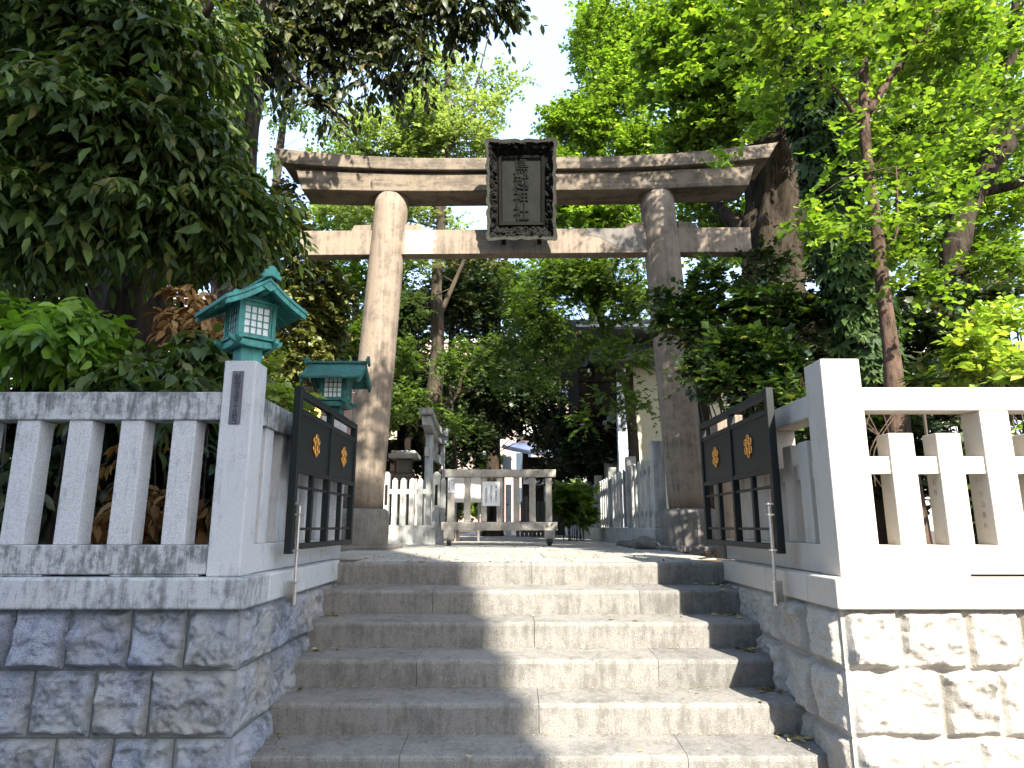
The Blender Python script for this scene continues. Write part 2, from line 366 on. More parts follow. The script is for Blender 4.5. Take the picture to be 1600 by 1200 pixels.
def curve_pts(pts, n=8):
    pts = [Vector(p) for p in pts]; out = []
    for i in range(len(pts) - 1):
        p0, p1, p2, p3 = pts[max(i - 1, 0)], pts[i], pts[i + 1], pts[min(i + 2, len(pts) - 1)]
        for j in range(n):
            t = j / n
            out.append(.5 * ((2 * p1) + (p2 - p0) * t + (2 * p0 - 5 * p1 + 4 * p2 - p3) * t * t + (3 * p1 - p0 - 3 * p2 + p3) * t ** 3))
    out.append(pts[-1]); return out
def limb(mb, pts, r0, r1, n=14, rough=.25, seed=0, flare=0, flute=0, sub=10, fs=4):
    c = curve_pts(pts, sub); m = len(c)
    rad = [r0 + (r1 - r0) * (i / (m - 1)) ** .8 + flare * math.exp(-i / m * 9) for i in range(m)]
    mb.tube(c, rad, n, rough, fscale=fs, seed=seed, flute=flute); return c
def twigs(mb, src, P, count, r=.012, seed=0):
    """thin branches from the limb points to some of the leaf clumps"""
    rs = random.Random(seed); src = [Vector(s) for s in src]
    for _ in range(count):
        q = Vector(P[rs.randrange(len(P))]); s = min(rs.sample(src, min(12, len(src))), key=lambda a: (a - q).length + abs(a.z - q.z + .3) * .5)
        m_ = (s + q) / 2 + Vector((rs.uniform(-.15, .15), rs.uniform(-.15, .15), rs.uniform(0, .25))) * (q - s).length * .5
        mb.tube(curve_pts([s, m_, q], 4), [r * (1 - .1 * i) for i in range(9)], 5, cap=False)

#PART2
# ================================================================== the setting
def struct(name, mb, mat, **kw): return mb.build(name, mat, kind='structure', **kw)
W0, W1 = -1.30, 1.58            # inner faces of the two copings
YF = 3.41                       # front edge of the copings
RIS, TR, YT = .172, .303, 5.19; LIP = .158
street = MB().add([(-70, -45, -1.304), (70, -45, -1.304), (70, 4.5, -1.304), (-70, 4.5, -1.304)], [(0, 1, 2, 3)])
struct('street_ground', street, 'asphalt')
g = MB(); z = -.012
g.add([(-70, 3.75, z), (-1.52, 3.75, z), (-1.52, 5.6, z), (1.80, 5.6, z), (1.80, 3.75, z), (70, 3.75, z), (70, 110, z), (-70, 110, z)], [tuple(range(8))])
struct('ground', g, 'soil')
pv = MB(); rs = random.Random(3)
y = YT + .45
while y < 34:
    dy = .62 if y < 9 else .9
    x = -1.95 if y > 5.8 else -1.30; off = rs.choice([0, .3, .45]); xe = 1.85 if y > 5.8 else 1.58
    x0 = x
    while x0 < xe - .02:
        x1 = min(xe, x0 + (.9 if x0 > x else .9 - off)); pv.box(x0 + .003, x1 - .003, y + .003, y + dy - .003, -.06, 0); x0 = x1
    y += dy
struct('paved_path', pv, 'paving', bevel=.004, seg=1)

# ------------------------------------------------------------------ stairs
st = thing('stone_stairs', 'wide flight of weathered grey granite steps leading up to the big gate', 'stairs', (0.14, 4.0, -1.304))
joints = {0: [831], 1: [676, 1000], 2: [835], 3: [651, 1029], 4: [842], 5: [625, 1073], 6: [800]}
for k in range(8):
    y0 = YT - TR * k; z1 = .02 - RIS * k; zz0 = z1 - LIP; zb_ = z1 + RIS - LIP if k else .001
    xs = [W0 - .10] + [at(u, 890 + 50 * k, y0).x for u in joints.get(k, [700])] + [W1 + .10]
    mb = MB(); back = y0 + TR + .02 if k else YT + .45
    prof = [(y0 + .012, zz0 - .02), (back, zz0 - .02), (back, zb_), (y0 + .03, z1), (y0 + .012, z1 - .004), (y0 + .003, z1 - .012), (y0, z1 - .026), (y0 + .002, z1 - .05)]
    for a, b in zip(xs[:-1], xs[1:]): mb.prism(prof, a + .0016, b - .0016, 'x')
    mb.build('step', 'step', st, world=True)

# ------------------------------------------------------------------ rock-faced retaining walls with copings
def ss(a, b, x):
    t = max(0, min(1, (x - a) / (b - a))); return t * t * (3 - 2 * t)
def rock_block(mb, u0, u1, z0, z1, place, seed, res=.0085, depth=1.0):
    nu, nz = max(6, int((u1 - u0) / res)), max(6, int((z1 - z0) / res)); k0 = len(mb.v)
    rr = random.Random(seed); tx, tz = rr.uniform(-.12, .12), rr.uniform(-.02, .16); amp = rr.uniform(.7, 1.3) * depth; off = rr.uniform(0, .016)
    cu, cz = (u0 + u1) / 2, (z0 + z1) / 2; so = Vector((seed * 3.7, seed * 1.3, 0))
    for j in range(nz + 1):
        for i in range(nu + 1):
            u = u0 + (u1 - u0) * i / nu; z = z0 + (z1 - z0) * j / nz
            wob = .006 * noise.noise(Vector((u * 14, z * 14, seed)))
            e = min(u - u0, u1 - u, z - z0, z1 - z) + wob
            f = ss(-.001, .034, e)
            p = Vector((u, z, 0)) + so
            n1 = noise.noise(p * 4.5); n2 = noise.noise(p * 13); n3 = noise.noise(p * 38)
            rid = 1 - abs(noise.noise(p * 6 + Vector((5, 5, 2)))) * 2
            vor = noise.voronoi(Vector((u * 9, z * 11, seed)))[0]; fac = (vor[1] - vor[0])
            h = f * amp * (.018 + .026 * n1 + .022 * n2 + .018 * (rid - .3) + .022 * min(fac, .5) + (u - cu) * tx - (z - cz) * tz) + .008 * n3 * f
            h = max(h, .0015)
            mb.v.append(place(u, z, h - .006 * (1 - f) + off * f))
    for j in range(nz):
        for i in range(nu):
            a = k0 + j * (nu + 1) + i; mb.f.append((a, a + 1, a + nu + 2, a + nu + 1))
CT, CB = .035, -.112            # coping top and bottom
def retaining(side):
    s = -1 if side == 'l' else 1
    xi = W0 if side == 'l' else W1
    lab = ('rock-faced grey granite wall in shade left of the steps' if s < 0 else 'rock-faced pale granite wall in sunlight right of the steps')
    t = thing('retaining_wall', lab, 'wall', (xi + s * 1.5, 3.6, -1.304))
    mas = MB(); xw = xi + s * .035; yw = YF + .06; courses = [(CB, -.398), (-.398, -.70), (-.70, -1.0), (-1.0, -1.31)]
    def X(u, v): return at(u, v, 3.47).x
    if s < 0: cuts = [[(X(u, 1000)) for u in (290, 203, 105, 20, -70, -160)], [X(u, 1100) for u in (233, 145, 48, -40, -130)], [X(u, 1180) for u in (270, 175, 85, -10, -110)], [X(u, 1250) for u in (300, 220, 130, 30)]]
    else: cuts = [[X(u, 1000) for u in (1405, 1508, 1595, 1690)], [X(u, 1100) for u in (1470, 1562, 1660, 1750)], [X(u, 1180) for u in (1435, 1530, 1630)], [X(u, 1250) for u in (1400, 1520, 1600)]]
    sd = 10 if s < 0 else 60
    for ci, (zt, zb) in enumerate(courses):
        xs = [xw] + cuts[ci]
        while abs(xs[-1]) < 4.4: xs.append(xs[-1] + s * .30)
        for a, b in zip(xs[:-1], xs[1:]):
            lo, hi = min(a, b), max(a, b); sd += 1
            m0 = .004
            near = (a == xw)
            def place(u, z, h, near=near):
                hh = h
                if near: hh = h * ss(0, .05, abs(u - xw))
                return (u, yw - hh, z)
            rock_block(mas, lo + (0 if near and s > 0 else m0), hi - (0 if near and s < 0 else m0), zb + m0, zt - m0, place, sd)
        # the face along the steps, larger irregular stones
        ys = [yw]; rr = random.Random(sd * 7)
        firsts = {0: [.36, .40, .3], 1: [.30, .42, .36], 2: [.42, .3, .4], 3: [.35, .35, .4]}[ci]
        while ys[-1] < YT + .2: ys.append(ys[-1] + (firsts[len(ys) - 1] if len(ys) <= 3 else rr.uniform(.26, .42)))
        for a, b in zip(ys[:-1], ys[1:]):
            sd += 1; first = (a == yw)
            def place2(u, z, h, first=first):
                hh = h * (ss(0, .05, abs(u - yw)) if first else 1) * (1.0)
                return (xw - s * hh, u, z)
            rock_block(mas, a + (0 if first else m0), b - m0, zb + m0, zt - m0, place2, sd, depth=.85)
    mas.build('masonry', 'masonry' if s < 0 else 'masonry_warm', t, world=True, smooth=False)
    mo = MB()
    xo = s * 4.6
    a, b = sorted((xw - s * -.004, xo)); mo.box(a, b, yw + .004, yw + .3, -1.31, CB - .001)
    a, b = sorted((xw + s * .004, xw + s * .3)); mo.box(a, b, yw + .3, YT + .6, -1.31, CB - .001)
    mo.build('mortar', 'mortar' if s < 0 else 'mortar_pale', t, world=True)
    cp = MB(); xs = [xi, xi + s * 2.1, xi + s * 4.2]
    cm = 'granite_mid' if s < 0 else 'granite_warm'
    # front run with a mitred corner, then the run beside the steps
    for i, (a, b) in enumerate(zip(xs[:-1], xs[1:])):
        a_, b_ = sorted((a, b - s * .002)); 
        cp.box(a_, b_, YF, YF + .34, CB, CT)
    cp.build('coping', cm, t, world=True, bevel=.012, seg=3)
    cp = MB(); ends = [YF + .342, 4.36, YT + .07]
    for a, b in zip(ends[:-1], ends[1:]):
        a_, b_ = sorted((xi, xi + s * .34)); cp.box(a_, b_, a, b - .003, CB, CT)
    cp.build('coping', 'granite' if s < 0 else 'granite_warm', t, world=True, bevel=.012, seg=3)
    return t
retaining('l'); retaining('r')

# ------------------------------------------------------------------ stone fences on the walls
def stone_fence(side):
    s = -1 if side == 'l' else 1
    if s < 0: nx0, nx1, nd = -1.54, -1.37, .17
    else: nx0, nx1, nd = 1.652, 1.862, .21
    yf = 3.50; xn = nx1 if s < 0 else nx0; xo = nx0 if s < 0 else nx1
    lab = ('pale granite fence with lichen-stained top rail left of the steps' if s < 0 else 'sunlit white granite fence with tall and short posts right of the steps')
    t = thing('stone_fence', lab, 'fence', ((nx0 + nx1) / 2, yf + nd / 2, CT))
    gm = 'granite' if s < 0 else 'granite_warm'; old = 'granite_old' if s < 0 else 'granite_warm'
    top = 1.155 if s < 0 else 1.165; rt = .985 if s < 0 else 1.01; rb = .835 if s < 0 else .885; bt = .19
    MB().box(nx0, nx1, yf, yf + nd, CT, top).build('newel_post', gm, t, world=True, bevel=.008)
    far = s * 4.4
    def rail(name, a, b, y0, y1, z0, z1, m, bev=.006):
        a, b = sorted((a, b)); return MB().box(a, b, y0, y1, z0, z1).build(name, m, t, world=True, bevel=bev)
    rail('top_rail', xo, far, yf + .012, yf + .150, rb, rt, old)
    # bottom rail with drainage slots
    brl = MB(); a, b = sorted((xo, far))
    brl.box(a, b, yf + .006, yf + .165, CT + .012, bt)
    segs = [a + .0, a + .55]; x = a
    while x < b - .02:
        e = min(b, x + .45); brl.box(x, e, yf + .008, yf + .163, CT, CT + .011); x = e + .34
    brl.build('bottom_rail', old if s < 0 else gm, t, world=True, bevel=.004, seg=1)
    if s < 0:
        first = MB().box(-.06, .06, yf + .016, yf + .136, bt, rb)
        src = None
        for i in range(8):
            x = at(21 + 81.7 * 3, 660, yf).x + .06 - .275 * i + .004
            if src is None:
                src = MB().box(x - .061, x + .061, yf + .022, yf + .142, bt, rb).build('picket', gm, t, world=True, bevel=.006)
            else: dup(src, t, (-.275 * i, 0, 0))
        # return along the steps
        sy = yf + nd
        for (a, b, z0, z1, m, nm) in ((nx0 + .02, nx1 - .016, rb, rt, old, 'top_rail'), (nx0 + .0, nx1 - .006, CT + .004, bt, gm, 'bottom_rail')):
            MB().box(a, b, sy, 5.36, z0, z1).build(nm, m, t, world=True, bevel=.005)
        src = MB().box(nx0 + .03, nx1 - .03, sy + .14, sy + .26, bt, rb).build('picket', gm, t, world=True, bevel=.006)
        for i in range(1, 6): dup(src, t, (0, .275 * i, 0))
        MB().box(nx0, nx1, 5.362, 5.53, CT, top).build('end_post', gm, t, world=True, bevel=.008)
    else:
        mz0, mz1 = .552, .643
        x = xo; pos_ = [('s', at(1387, 676, yf + .02).x, .132), ('s', at(1461, 676, yf + .02).x, .130), ('t', at(1530, 650, yf + .02).x, .155), ('s', at(1604, 676, yf + .02).x, .132)]
        for i in range(7):
            k, w_, _ = pos_[-3]; pos_.append((k, w_ + .735, _))
        px = xo
        for kind, x0, w in pos_:
            zt = .765 if kind == 's' else rb
            MB().box(x0, x0 + w, yf + .016, yf + .016 + (.155 if kind == 't' else .125), bt, zt).build('tall_post' if kind == 't' else 'picket', gm, t, world=True, bevel=.006)
            rail('middle_rail', px, x0, yf + .030, yf + .100, mz0, mz1, gm, .004); px = x0 + w
        sy = yf + nd
        for (a, b, z0, z1, nm) in ((nx0 + .018, nx1 - .03, rb, rt, 'top_rail'), (nx0 + .01, nx1 - .02, CT + .004, bt, 'bottom_rail')):
            MB().box(a, b, sy, 5.36, z0, z1).build(nm, gm, t, world=True, bevel=.005)
        y = sy
        for kind, w, gp in (('s', .125, .12), ('s', .125, .10), ('t', .155, .10), ('s', .125, .10), ('s', .125, .10), ('t', .155, .10)):
            y0 = y + gp; zt = .765 if kind == 's' else rb
            MB().box(nx0 + .03, nx1 - .05, y0, y0 + w, bt, zt).build('tall_post' if kind == 't' else 'picket', gm, t, world=True, bevel=.006)
            MB().box(nx0 + .05, nx0 + .11, y, y0, mz0, mz1).build('middle_rail', gm, t, world=True, bevel=.004); y = y0 + w
        MB().box(nx0, nx1, 5.362, 5.57, CT, top).build('end_post', 'torii', t, world=True, bevel=.008)
        # worn engraved names on the shaded sides of the posts
        for (x0, y0, chars, z) in ((pos_[2][1], yf + .09, '宮山喜八', .36), (pos_[1][1], yf + .08, '石井', .42)):
            for ci, ch in enumerate(chars):
                o = text('engraving', ch, .034, 'granite_old', t, (0, 0, 0), (R(90), 0, R(-90)), .0004)
                o.location = Vector((x0 - .0006, y0, z + .09 - .055 * ci)) - t.location
    return t
fl = stone_fence('l'); fr = stone_fence('r')

# name plate on the left newel post
p1, p2 = at(369.5, 580, 3.5), at(369.5, 663, 3.5)
np_t = thing('name_plate', 'narrow dark grey metal plate with black characters on the left pillar', 'plate', ((-1.54 - 1.37) / 2 - .005, 3.499, (p1.z + p2.z) / 2))
hh = (p1.z - p2.z) / 2
MB().box(-.031, .031, -.004, 0, -hh, hh).build('plate', 'nameplate', np_t, bevel=.001, seg=1)
text('inscription', vtext('献燈'), .040, 'ink', np_t, (.0, -.0045, hh - .058), (R(90), 0, 0), .0006, .92)
text('inscription', vtext('元浅草三丁目町会'), .030, 'ink', np_t, (.0, -.0045, -.048), (R(90), 0, 0), .0006, .80)
for zz in (hh - .008, -hh + .008): MB().tube([(0, -.004, zz), (0, -.007, zz)], .004, 8).build('screw', 'steel', np_t)

# ------------------------------------------------------------------ metal gates
def gate(side):
    s = -1 if side == 'l' else 1
    x = -1.25 if s < 0 else 1.52; y0, y1 = (3.92, 5.40) if s < 0 else (3.95, 5.42)
    t = thing('metal_gate', ('dark green metal gate leaf with gold crests left of the steps' if s < 0 else 'dark green metal gate leaf right of the steps with gold crests and sunlit edge'), 'gate', (x, y1, .15), group=None)
    L = y1 - y0; th = .045; H = .94
    # local: x from 0 outwards (away from the steps), y from 0 (hinge) to -L (near end)
    def bx(mb, ya, yb, z0, z1, inset=0.0, tk=th):
        a, b = sorted((s * inset, s * (inset + tk))); mb.box(a, b, -yb, -ya, z0, z1)
    fr_ = MB()
    bx(fr_, 0, .045, 0, H); bx(fr_, L - .045, L, -.02, H + .012); bx(fr_, L / 2 - .022, L / 2 + .022, 0, H)
    for a, b in ((.046, L / 2 - .023), (L / 2 + .023, L - .046)):
        bx(fr_, a, b, H - .042, H); bx(fr_, a, b, 0, .035)
        bx(fr_, a, b, H - .145, H - .115, .003, .038); bx(fr_, a, b, .445, .475, .003, .038)
    fr_.build('frame', 'gate', t, bevel=.003, seg=1)
    for a, b in ((.046, L / 2 - .023), (L / 2 + .023, L - .046)):
        p = MB(); bx(p, a, b, .476, H - .146, .014, .012); p.build('panel', 'gate', t)
        br = MB(); c = (a + b) / 2; bx(br, c - .018, c + .018, .036, .444, .008, .03)
        for q0, q1 in ((a, c - .019), (c + .019, b)):
            bx(br, q0, q1, .355, .372, .012, .02); bx(br, q0, q1, .11, .127, .012, .02)
        br.build('bars', 'gate', t, bevel=.002, seg=1)
        cr = MB(); zc = .64; yc = -c; xx = s * .004
        cr.torus((xx, yc, zc), .0208, .0040)
        for i in range(6):
            an = R(60 * i + 30) + R(60); cr.torus((xx, yc + .052 * math.cos(an), zc + .052 * math.sin(an)), .0208, .0040)
        for i in range(6):
            an = R(60 * i + 30) + R(60); q = MB(); cr.tube([(xx, yc + .052 * math.cos(an), zc + .052 * math.sin(an)), (s * .014, yc + .052 * math.cos(an), zc + .052 * math.sin(an))], .007, 8)
        cr.build('crest', 'gold', t, smooth=True)
    # drop bolt at the near end
    b = MB(); yb = -L + .03; xb = -s * .022
    b.tube([(xb, yb, -.24), (xb, yb, .25)], .0085, 10); b.tube([(xb, yb, -.30), (xb, yb, -.17)], .014, 12)
    bolt = b.build('drop_bolt', 'steel', t, smooth=False)
    c = MB()
    for z in (.0, .20, .262): a_, b_ = sorted((-s * .036, -s * .001)); c.box(a_, b_, yb - .018, yb + .024, z - .006, z + .006)
    a_, b_ = sorted((-s * .006, -s * .001)); c.box(a_, b_, yb + .01, yb + .03, -.006, .27)
    c.build('bracket', 'steel', bolt, bevel=.001, seg=1); c = MB()
    a_, b_ = sorted((-s * .034, -s * .005)); c.box(a_, b_, yb - .016, yb + .020, -.182, -.172); c.box(a_, b_, yb - .02, yb + .02, -.305, -.297)
    a_, b_ = sorted((-s * .004, s * .03)); c.box(a_, b_, yb + .022, yb + .04, -.29, -.172)
    c.build('bracket', 'steel', bolt, bevel=.001, seg=1)
    return t
gate('l'); gate('r')

# ------------------------------------------------------------------ bronze lanterns (gable looks along local -y)
def lantern(loc, rz, label, mat, scale=1.0):
    t = thing('bronze_lantern', label, 'lantern', loc, rz); t.scale = (scale,) * 3
    h0 = .0
    MB().box(-.062, .062, -.062, .062, h0, .085).build('neck', mat, t, bevel=.004)
    b = MB()      # flared tray with upturned beam ends
    b.box(-.10, .10, -.10, .10, .105, .128); b.box(-.085, .085, -.085, .085, .085, .106)
    for ax in (0, 1):
        for sg in (-1, 1):
            prof = [(-.155, .138), (-.155, .112), (-.12, .090), (-.05, .078), (.05, .078), (.12, .090), (.155, .112), (.155, .138), (.10, .118), (-.10, .118)]
            m_ = Matrix.Rotation(R(90) * ax, 4, 'Z'); b.prism(prof, sg * .105 - .014, sg * .105 + .014, 'y', m_)
    b.build('tray', mat, t, bevel=.003, seg=1)
    bz0, bz1, w = .128, .345, .098
    fr_ = MB()
    for x in (-1, 1):
        for y in (-1, 1): fr_.box(x * w - .012, x * w + .012, y * w - .012, y * w + .012, bz0, bz1 + .02)
    for ax in range(4):
        m_ = Matrix.Rotation(R(90) * ax, 4, 'Z')
        fr_.box(-w + .0125, w - .0125, -w - .010, -w + .010, bz0, bz0 + .030, m_); fr_.box(-w + .0125, w - .0125, -w - .010, -w + .010, bz1 - .022, bz1 + .01, m_)
        fr_.box(-w - .024, w + .024, -w - .022, -w - .0125, bz0 + .0, bz0 + .014, m_)
    fr_.build('frame', mat, t, bevel=.002, seg=1)
    for ax in range(4):
        m_ = Matrix.Rotation(R(90) * ax, 4, 'Z')
        pn = MB().box(-w + .0125, w - .0125, -w + .003, -w + .006, bz0 + .03, bz1 - .022, m_).build('pane', 'paper', t)
        la = MB(); z0, z1 = bz0 + .0305, bz1 - .0225; xw_ = w - .013
        la.box(-xw_, -xw_ + .013, -w - .006, -w + .002, z0, z1, m_); la.box(xw_ - .013, xw_, -w - .006, -w + .002, z0, z1, m_)
        xi_ = xw_ - .0135
        for i in range(3):
            c = -xi_ + 2 * xi_ * (i + 1) / 4; la.box(c - .003, c + .003, -w - .004, -w + .0015, z0, z1, m_)
            c = z0 + (z1 - z0) * (i + 1) / 4; la.box(-xi_, xi_, -w - .002, -w + .001, c - .003, c + .003, m_)
        la.build('lattice', mat, pn)
    # curved gable roof
    def rc(x):                   # height of the roof's top surface at x
        a = abs(x) / .24; return .465 - .155 * (a * 1.28 - .28 * a * a) 
    n = 16; xs = [-.24 + .48 * i / n for i in range(n + 1)]
    up = [(x, rc(x)) for x in xs]; lo = [(x * .985, rc(x) - .022) for x in reversed(xs)]
    MB().prism(up + lo, -.25, .25).build('roof', mat, t, bevel=.003, seg=1)
    bg_ = MB()                   # barge boards under both gable ends
    up = [(x * .96, rc(x) - .0225) for x in xs]; lo = [(x * .95, rc(x) - .058 + .008 * abs(x) / .24) for x in reversed(xs)]
    MB().prism(up + lo, -.247, -.222).build('barge_board', mat, t, bevel=.002, seg=1); MB().prism(up + lo, .222, .247).build('barge_board', mat, t, bevel=.002, seg=1)
    rf = MB()
    for y in (-.20, -.10, .0, .10, .20):
        for sx in (-1, 1): rf.hexa([(sx * .03, y - .008, .405), (sx * .215, y - .008, .285), (sx * .215, y + .008, .285), (sx * .03, y + .008, .405)], [(sx * .03, y - .008, .425), (sx * .215, y - .008, .306), (sx * .215, y + .008, .306), (sx * .03, y + .008, .425)])
    rf.box(-.135, .135, -.125, .125, .3455, .358); rf.box(-.018, .018, -.215, .215, .385, .420)
    rf.prism([(-.10, .359), (.10, .359), (.0, .425)], -.096, .096)
    rf.build('eaves_frame', mat, t)
    rd = MB(); rd.box(-.02, .02, -.262, .262, .4655, .485)
    for sg in (-1, 1):
        pr = [(-.052, .448), (-.060, .470), (-.044, .480), (-.046, .498), (-.028, .502), (-.020, .522), (0, .530), (.020, .522), (.028, .502), (.046, .498), (.044, .480), (.060, .470), (.052, .448), (0, .470)]
        a, b_ = sorted((sg * .250, sg * .270)); rd.prism(pr, a, b_)
        pr2 = [(-.040, .400), (-.034, .412), (0, .418), (.034, .412), (.040, .400), (.018, .388), (0, .378), (-.018, .388)]
        a, b_ = sorted((sg * .2475, sg * .256)); rd.prism(pr2, a, b_)
    rd.build('ridge', mat, t, bevel=.002, seg=1)
    return t
lantern((-1.455, 3.585, 1.1555), R(43), 'bright turquoise bronze lantern with white panes on the left corner pillar', 'verdigris', .94)
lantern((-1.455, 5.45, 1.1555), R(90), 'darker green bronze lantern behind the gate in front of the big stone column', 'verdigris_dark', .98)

# ------------------------------------------------------------------ the great torii
TC = Vector((.165, 8.72, 0))
tt = thing('stone_torii', 'huge brown stone torii gate above the steps', 'torii gate', tuple(TC), -R(1.1))
def tl(u, v, Y): return at(u, v, Y) - TC
pb, pt_, rP = 2.085, 1.86, .245
plinth = MB()
for s_ in (-1, 1):
    pts = [(s_ * pb, 0, -.06), (s_ * pb, 0, .50)]
    b = MB(); prof = [(.335, -.06), (.345, .2), (.342, .42), (.325, .475), (.29, .50), (0.0, .502)]
    n = 40
    for i, (r, z) in enumerate(prof):
        for j in range(n):
            th = 2 * math.pi * j / n; b.v.append((s_ * pb + r * math.cos(th), r * math.sin(th), z))
    for i in range(len(prof) - 1):
        for j in range(n): b.f.append((i * n + j, i * n + (j + 1) % n, (i + 1) * n + (j + 1) % n, (i + 1) * n + j))
    b.build('base_stone', 'torii_base', tt, smooth=True)
    MB().box(s_ * pb - .46, s_ * pb + .46, -.44, .44, -.06, .045).build('plinth', 'torii_base', tt, bevel=.012)
    c = MB(); pts = [(s_ * (pb + (pt_ - pb) * i / 20), 0, .49 + (4.806 - .49) * i / 20) for i in range(21)]
    rr_ = [rP * (1.03 - .07 * i / 20) for i in range(21)]; rr_[0] = rP * 1.0
    c.tube(pts, rr_, 48, .012, fscale=1.2, seed=s_)
    c.build('column', 'torii', tt, smooth=True)
# curved double lintel: kasagi over shimaki
def beam(name, half_t, half_b, zt, zb, y0, y1, up, mat, bev=.012):
    n = 28; mb = MB(); lo, hi = [], []
    for i in range(n + 1):
        a = -1 + 2 * i / n; c = up * max(0, abs(a) - .25) ** 2 / .5625
        hi.append((half_t * a, zt + c)); lo.append((half_b * a, zb + c * .72))
    mb.prism(lo + hi[::-1], y0, y1); return mb.build(name, mat, tt, bevel=bev)
beam('top_lintel', 3.50, 3.36, 5.265, 5.085, -.30, .32, .19, 'torii_beam')
beam('top_lintel_groove', 3.22, 3.20, 5.10, 5.06, -.19, .24, .12, 'torii_beam', .003)
beam('lower_lintel', 3.17, 3.08, 5.068, 4.80, -.235, .225, .07, 'torii_beam')
MB().box(-3.10, 3.10, -.095, .095, 3.935, 4.295).build('tie_beam', 'torii', tt, bevel=.008)
for s_ in (-1, 1):
    x = 1.895
    for q in (-1, 1):
        a = s_ * x + q * .235
        MB().prism([(a - (.0 if q > 0 else 0), 4.296), (a + q * .27, 4.296), (a + q * .235, 4.385), (a, 4.395)], -.06, .06).build('wedge', 'torii' if s_ < 0 else 'torii_beam', tt, bevel=.004)
# patch of paler tone on the tie beam beside the left column
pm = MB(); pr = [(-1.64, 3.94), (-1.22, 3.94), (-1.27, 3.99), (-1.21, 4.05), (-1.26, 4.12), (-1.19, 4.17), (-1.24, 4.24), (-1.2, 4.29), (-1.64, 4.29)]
pm.prism(pr, -.099, -.0965); pm.build('beam_patch', 'patch', tt)
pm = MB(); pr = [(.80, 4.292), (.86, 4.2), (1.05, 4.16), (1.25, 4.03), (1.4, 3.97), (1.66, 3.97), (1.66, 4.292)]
pm.prism(pr, -.099, -.0965); pm.build('beam_patch', 'torii_base', tt)  # greyer patch with a slanted edge beside the right column

# ------------------------------------------------------------------ carved plaque hung on the lintel
p_top, p_bot = at(814, 213, 7.95), at(815.5, 372, 8.42)
ax = (p_top - p_bot); Hh = ax.length; tilt = math.atan2(-(ax.y), ax.z)
pl = thing('shrine_plaque', 'blackened carved wooden plaque with raised characters hung at the middle of the lintel', 'plaque', tuple((p_top + p_bot) / 2 + Vector((0, .09, 0))))
pl.rotation_euler = (tilt, 0, -R(1.1))
WW = .47; HH = Hh / 2; iw, ih = .255, .405
def rect_loop(w, h, n=240, lobes=0, amp=0, zc=0):
    out = []; per = 4 * (w + h)
    for i in range(n):
        d = per * i / n
        if d < 2 * w: x, z, nx, nz, q, side = -w + d, h, 0, 1, d / (2 * w), 0
        elif d < 2 * w + 2 * h: e = d - 2 * w; x, z, nx, nz, q, side = w, h - e, 1, 0, e / (2 * h), 1
        elif d < 4 * w + 2 * h: e = d - 2 * w - 2 * h; x, z, nx, nz, q, side = w - e, -h, 0, -1, e / (2 * w), 2
        else: e = d - 4 * w - 2 * h; x, z, nx, nz, q, side = -w, -h + e, -1, 0, e / (2 * h), 3
        if amp:
            nl = lobes[side % 2]; k = abs(math.sin(math.pi * q * nl)) ** .7 - .6
            e_ = min(q, 1 - q); k = k * ss(0, .1, e_) + .9 * (1 - ss(0, .12, e_))
            x += nx * amp * k; z += nz * amp * k
        out.append((x, z))
    return out
inter = [(rect_loop(iw + .11 + (WW - .055 - iw - .11) * k / 9, ih + .10 + (HH - .055 - ih - .10) * k / 9, amp=.006 + .012 * k / 9, lobes=(4, 6)), -.06 - .07 * k / 9) for k in range(10)]
loops = [(rect_loop(iw, ih), -.02), (rect_loop(iw + .012, ih + .012), -.05), (rect_loop(iw + .045, ih + .04), -.055), (rect_loop(iw + .06, ih + .055), -.03), (rect_loop(iw + .085, ih + .078), -.05)] + inter
f = MB(); n = 240
for li, (lp, y) in enumerate(loops):
    for i, (x, z) in enumerate(lp):
        yy = y
        if 4 <= li < len(loops) - 1: yy += .05 * noise.noise(Vector((x * 16, z * 16, 1))) + .03 * noise.noise(Vector((x * 45, z * 45, 4)))
        f.v.append((x, yy, z))
for li in range(len(loops) - 1):
    for i in range(n): f.f.append((li * n + i, li * n + (i + 1) % n, (li + 1) * n + (i + 1) % n, (li + 1) * n + i))
f.build('carved_frame', 'plaque', pl)
f = MB()
lobe = dict(amp=.020, lobes=(4, 6))
ls = [(rect_loop(WW - .056, HH - .056, amp=.018, lobes=(4, 6)), -.129), (rect_loop(WW - .012, HH - .012, **lobe), -.135), (rect_loop(WW - .008, HH - .008, **lobe), -.10), (rect_loop(WW - .03, HH - .03, **lobe), -.03), (rect_loop(WW - .05, HH - .05, **lobe), 0)]
for li, (lp, y) in enumerate(ls):
    for i, (x, z) in enumerate(lp):
        st_ = .010 * ((int(i / 4) % 2) - .5) if 0 < li < 4 else 0
        cx = 1 + st_ / .5
        f.v.append((x * cx, y, z * (1 + st_ * .6)))
for li in range(len(ls) - 1):
    for i in range(n): f.f.append((li * n + i, li * n + (i + 1) % n, (li + 1) * n + (i + 1) % n, (li + 1) * n + i))
f.f.append(tuple((len(ls) - 1) * n + i for i in range(n - 1, -1, -1)))
f.build('rim', 'plaque_rim', pl)
MB().box(-iw, iw, -.03, -.012, -ih, ih).build('panel', 'plaque_panel', pl)
for i, ch in enumerate('鳥越神社'):
    text('character', ch, .215, 'plaque_char', pl, (0, -.036, .30 - .200 * i), (R(90), 0, 0), .008, bold=.001)
for s_ in (-1, 1): MB().box(s_ * .24 - .03, s_ * .24 + .03, -.03, .06, -HH - .05, -HH + .03).build('bracket', 'dark_wood', pl)
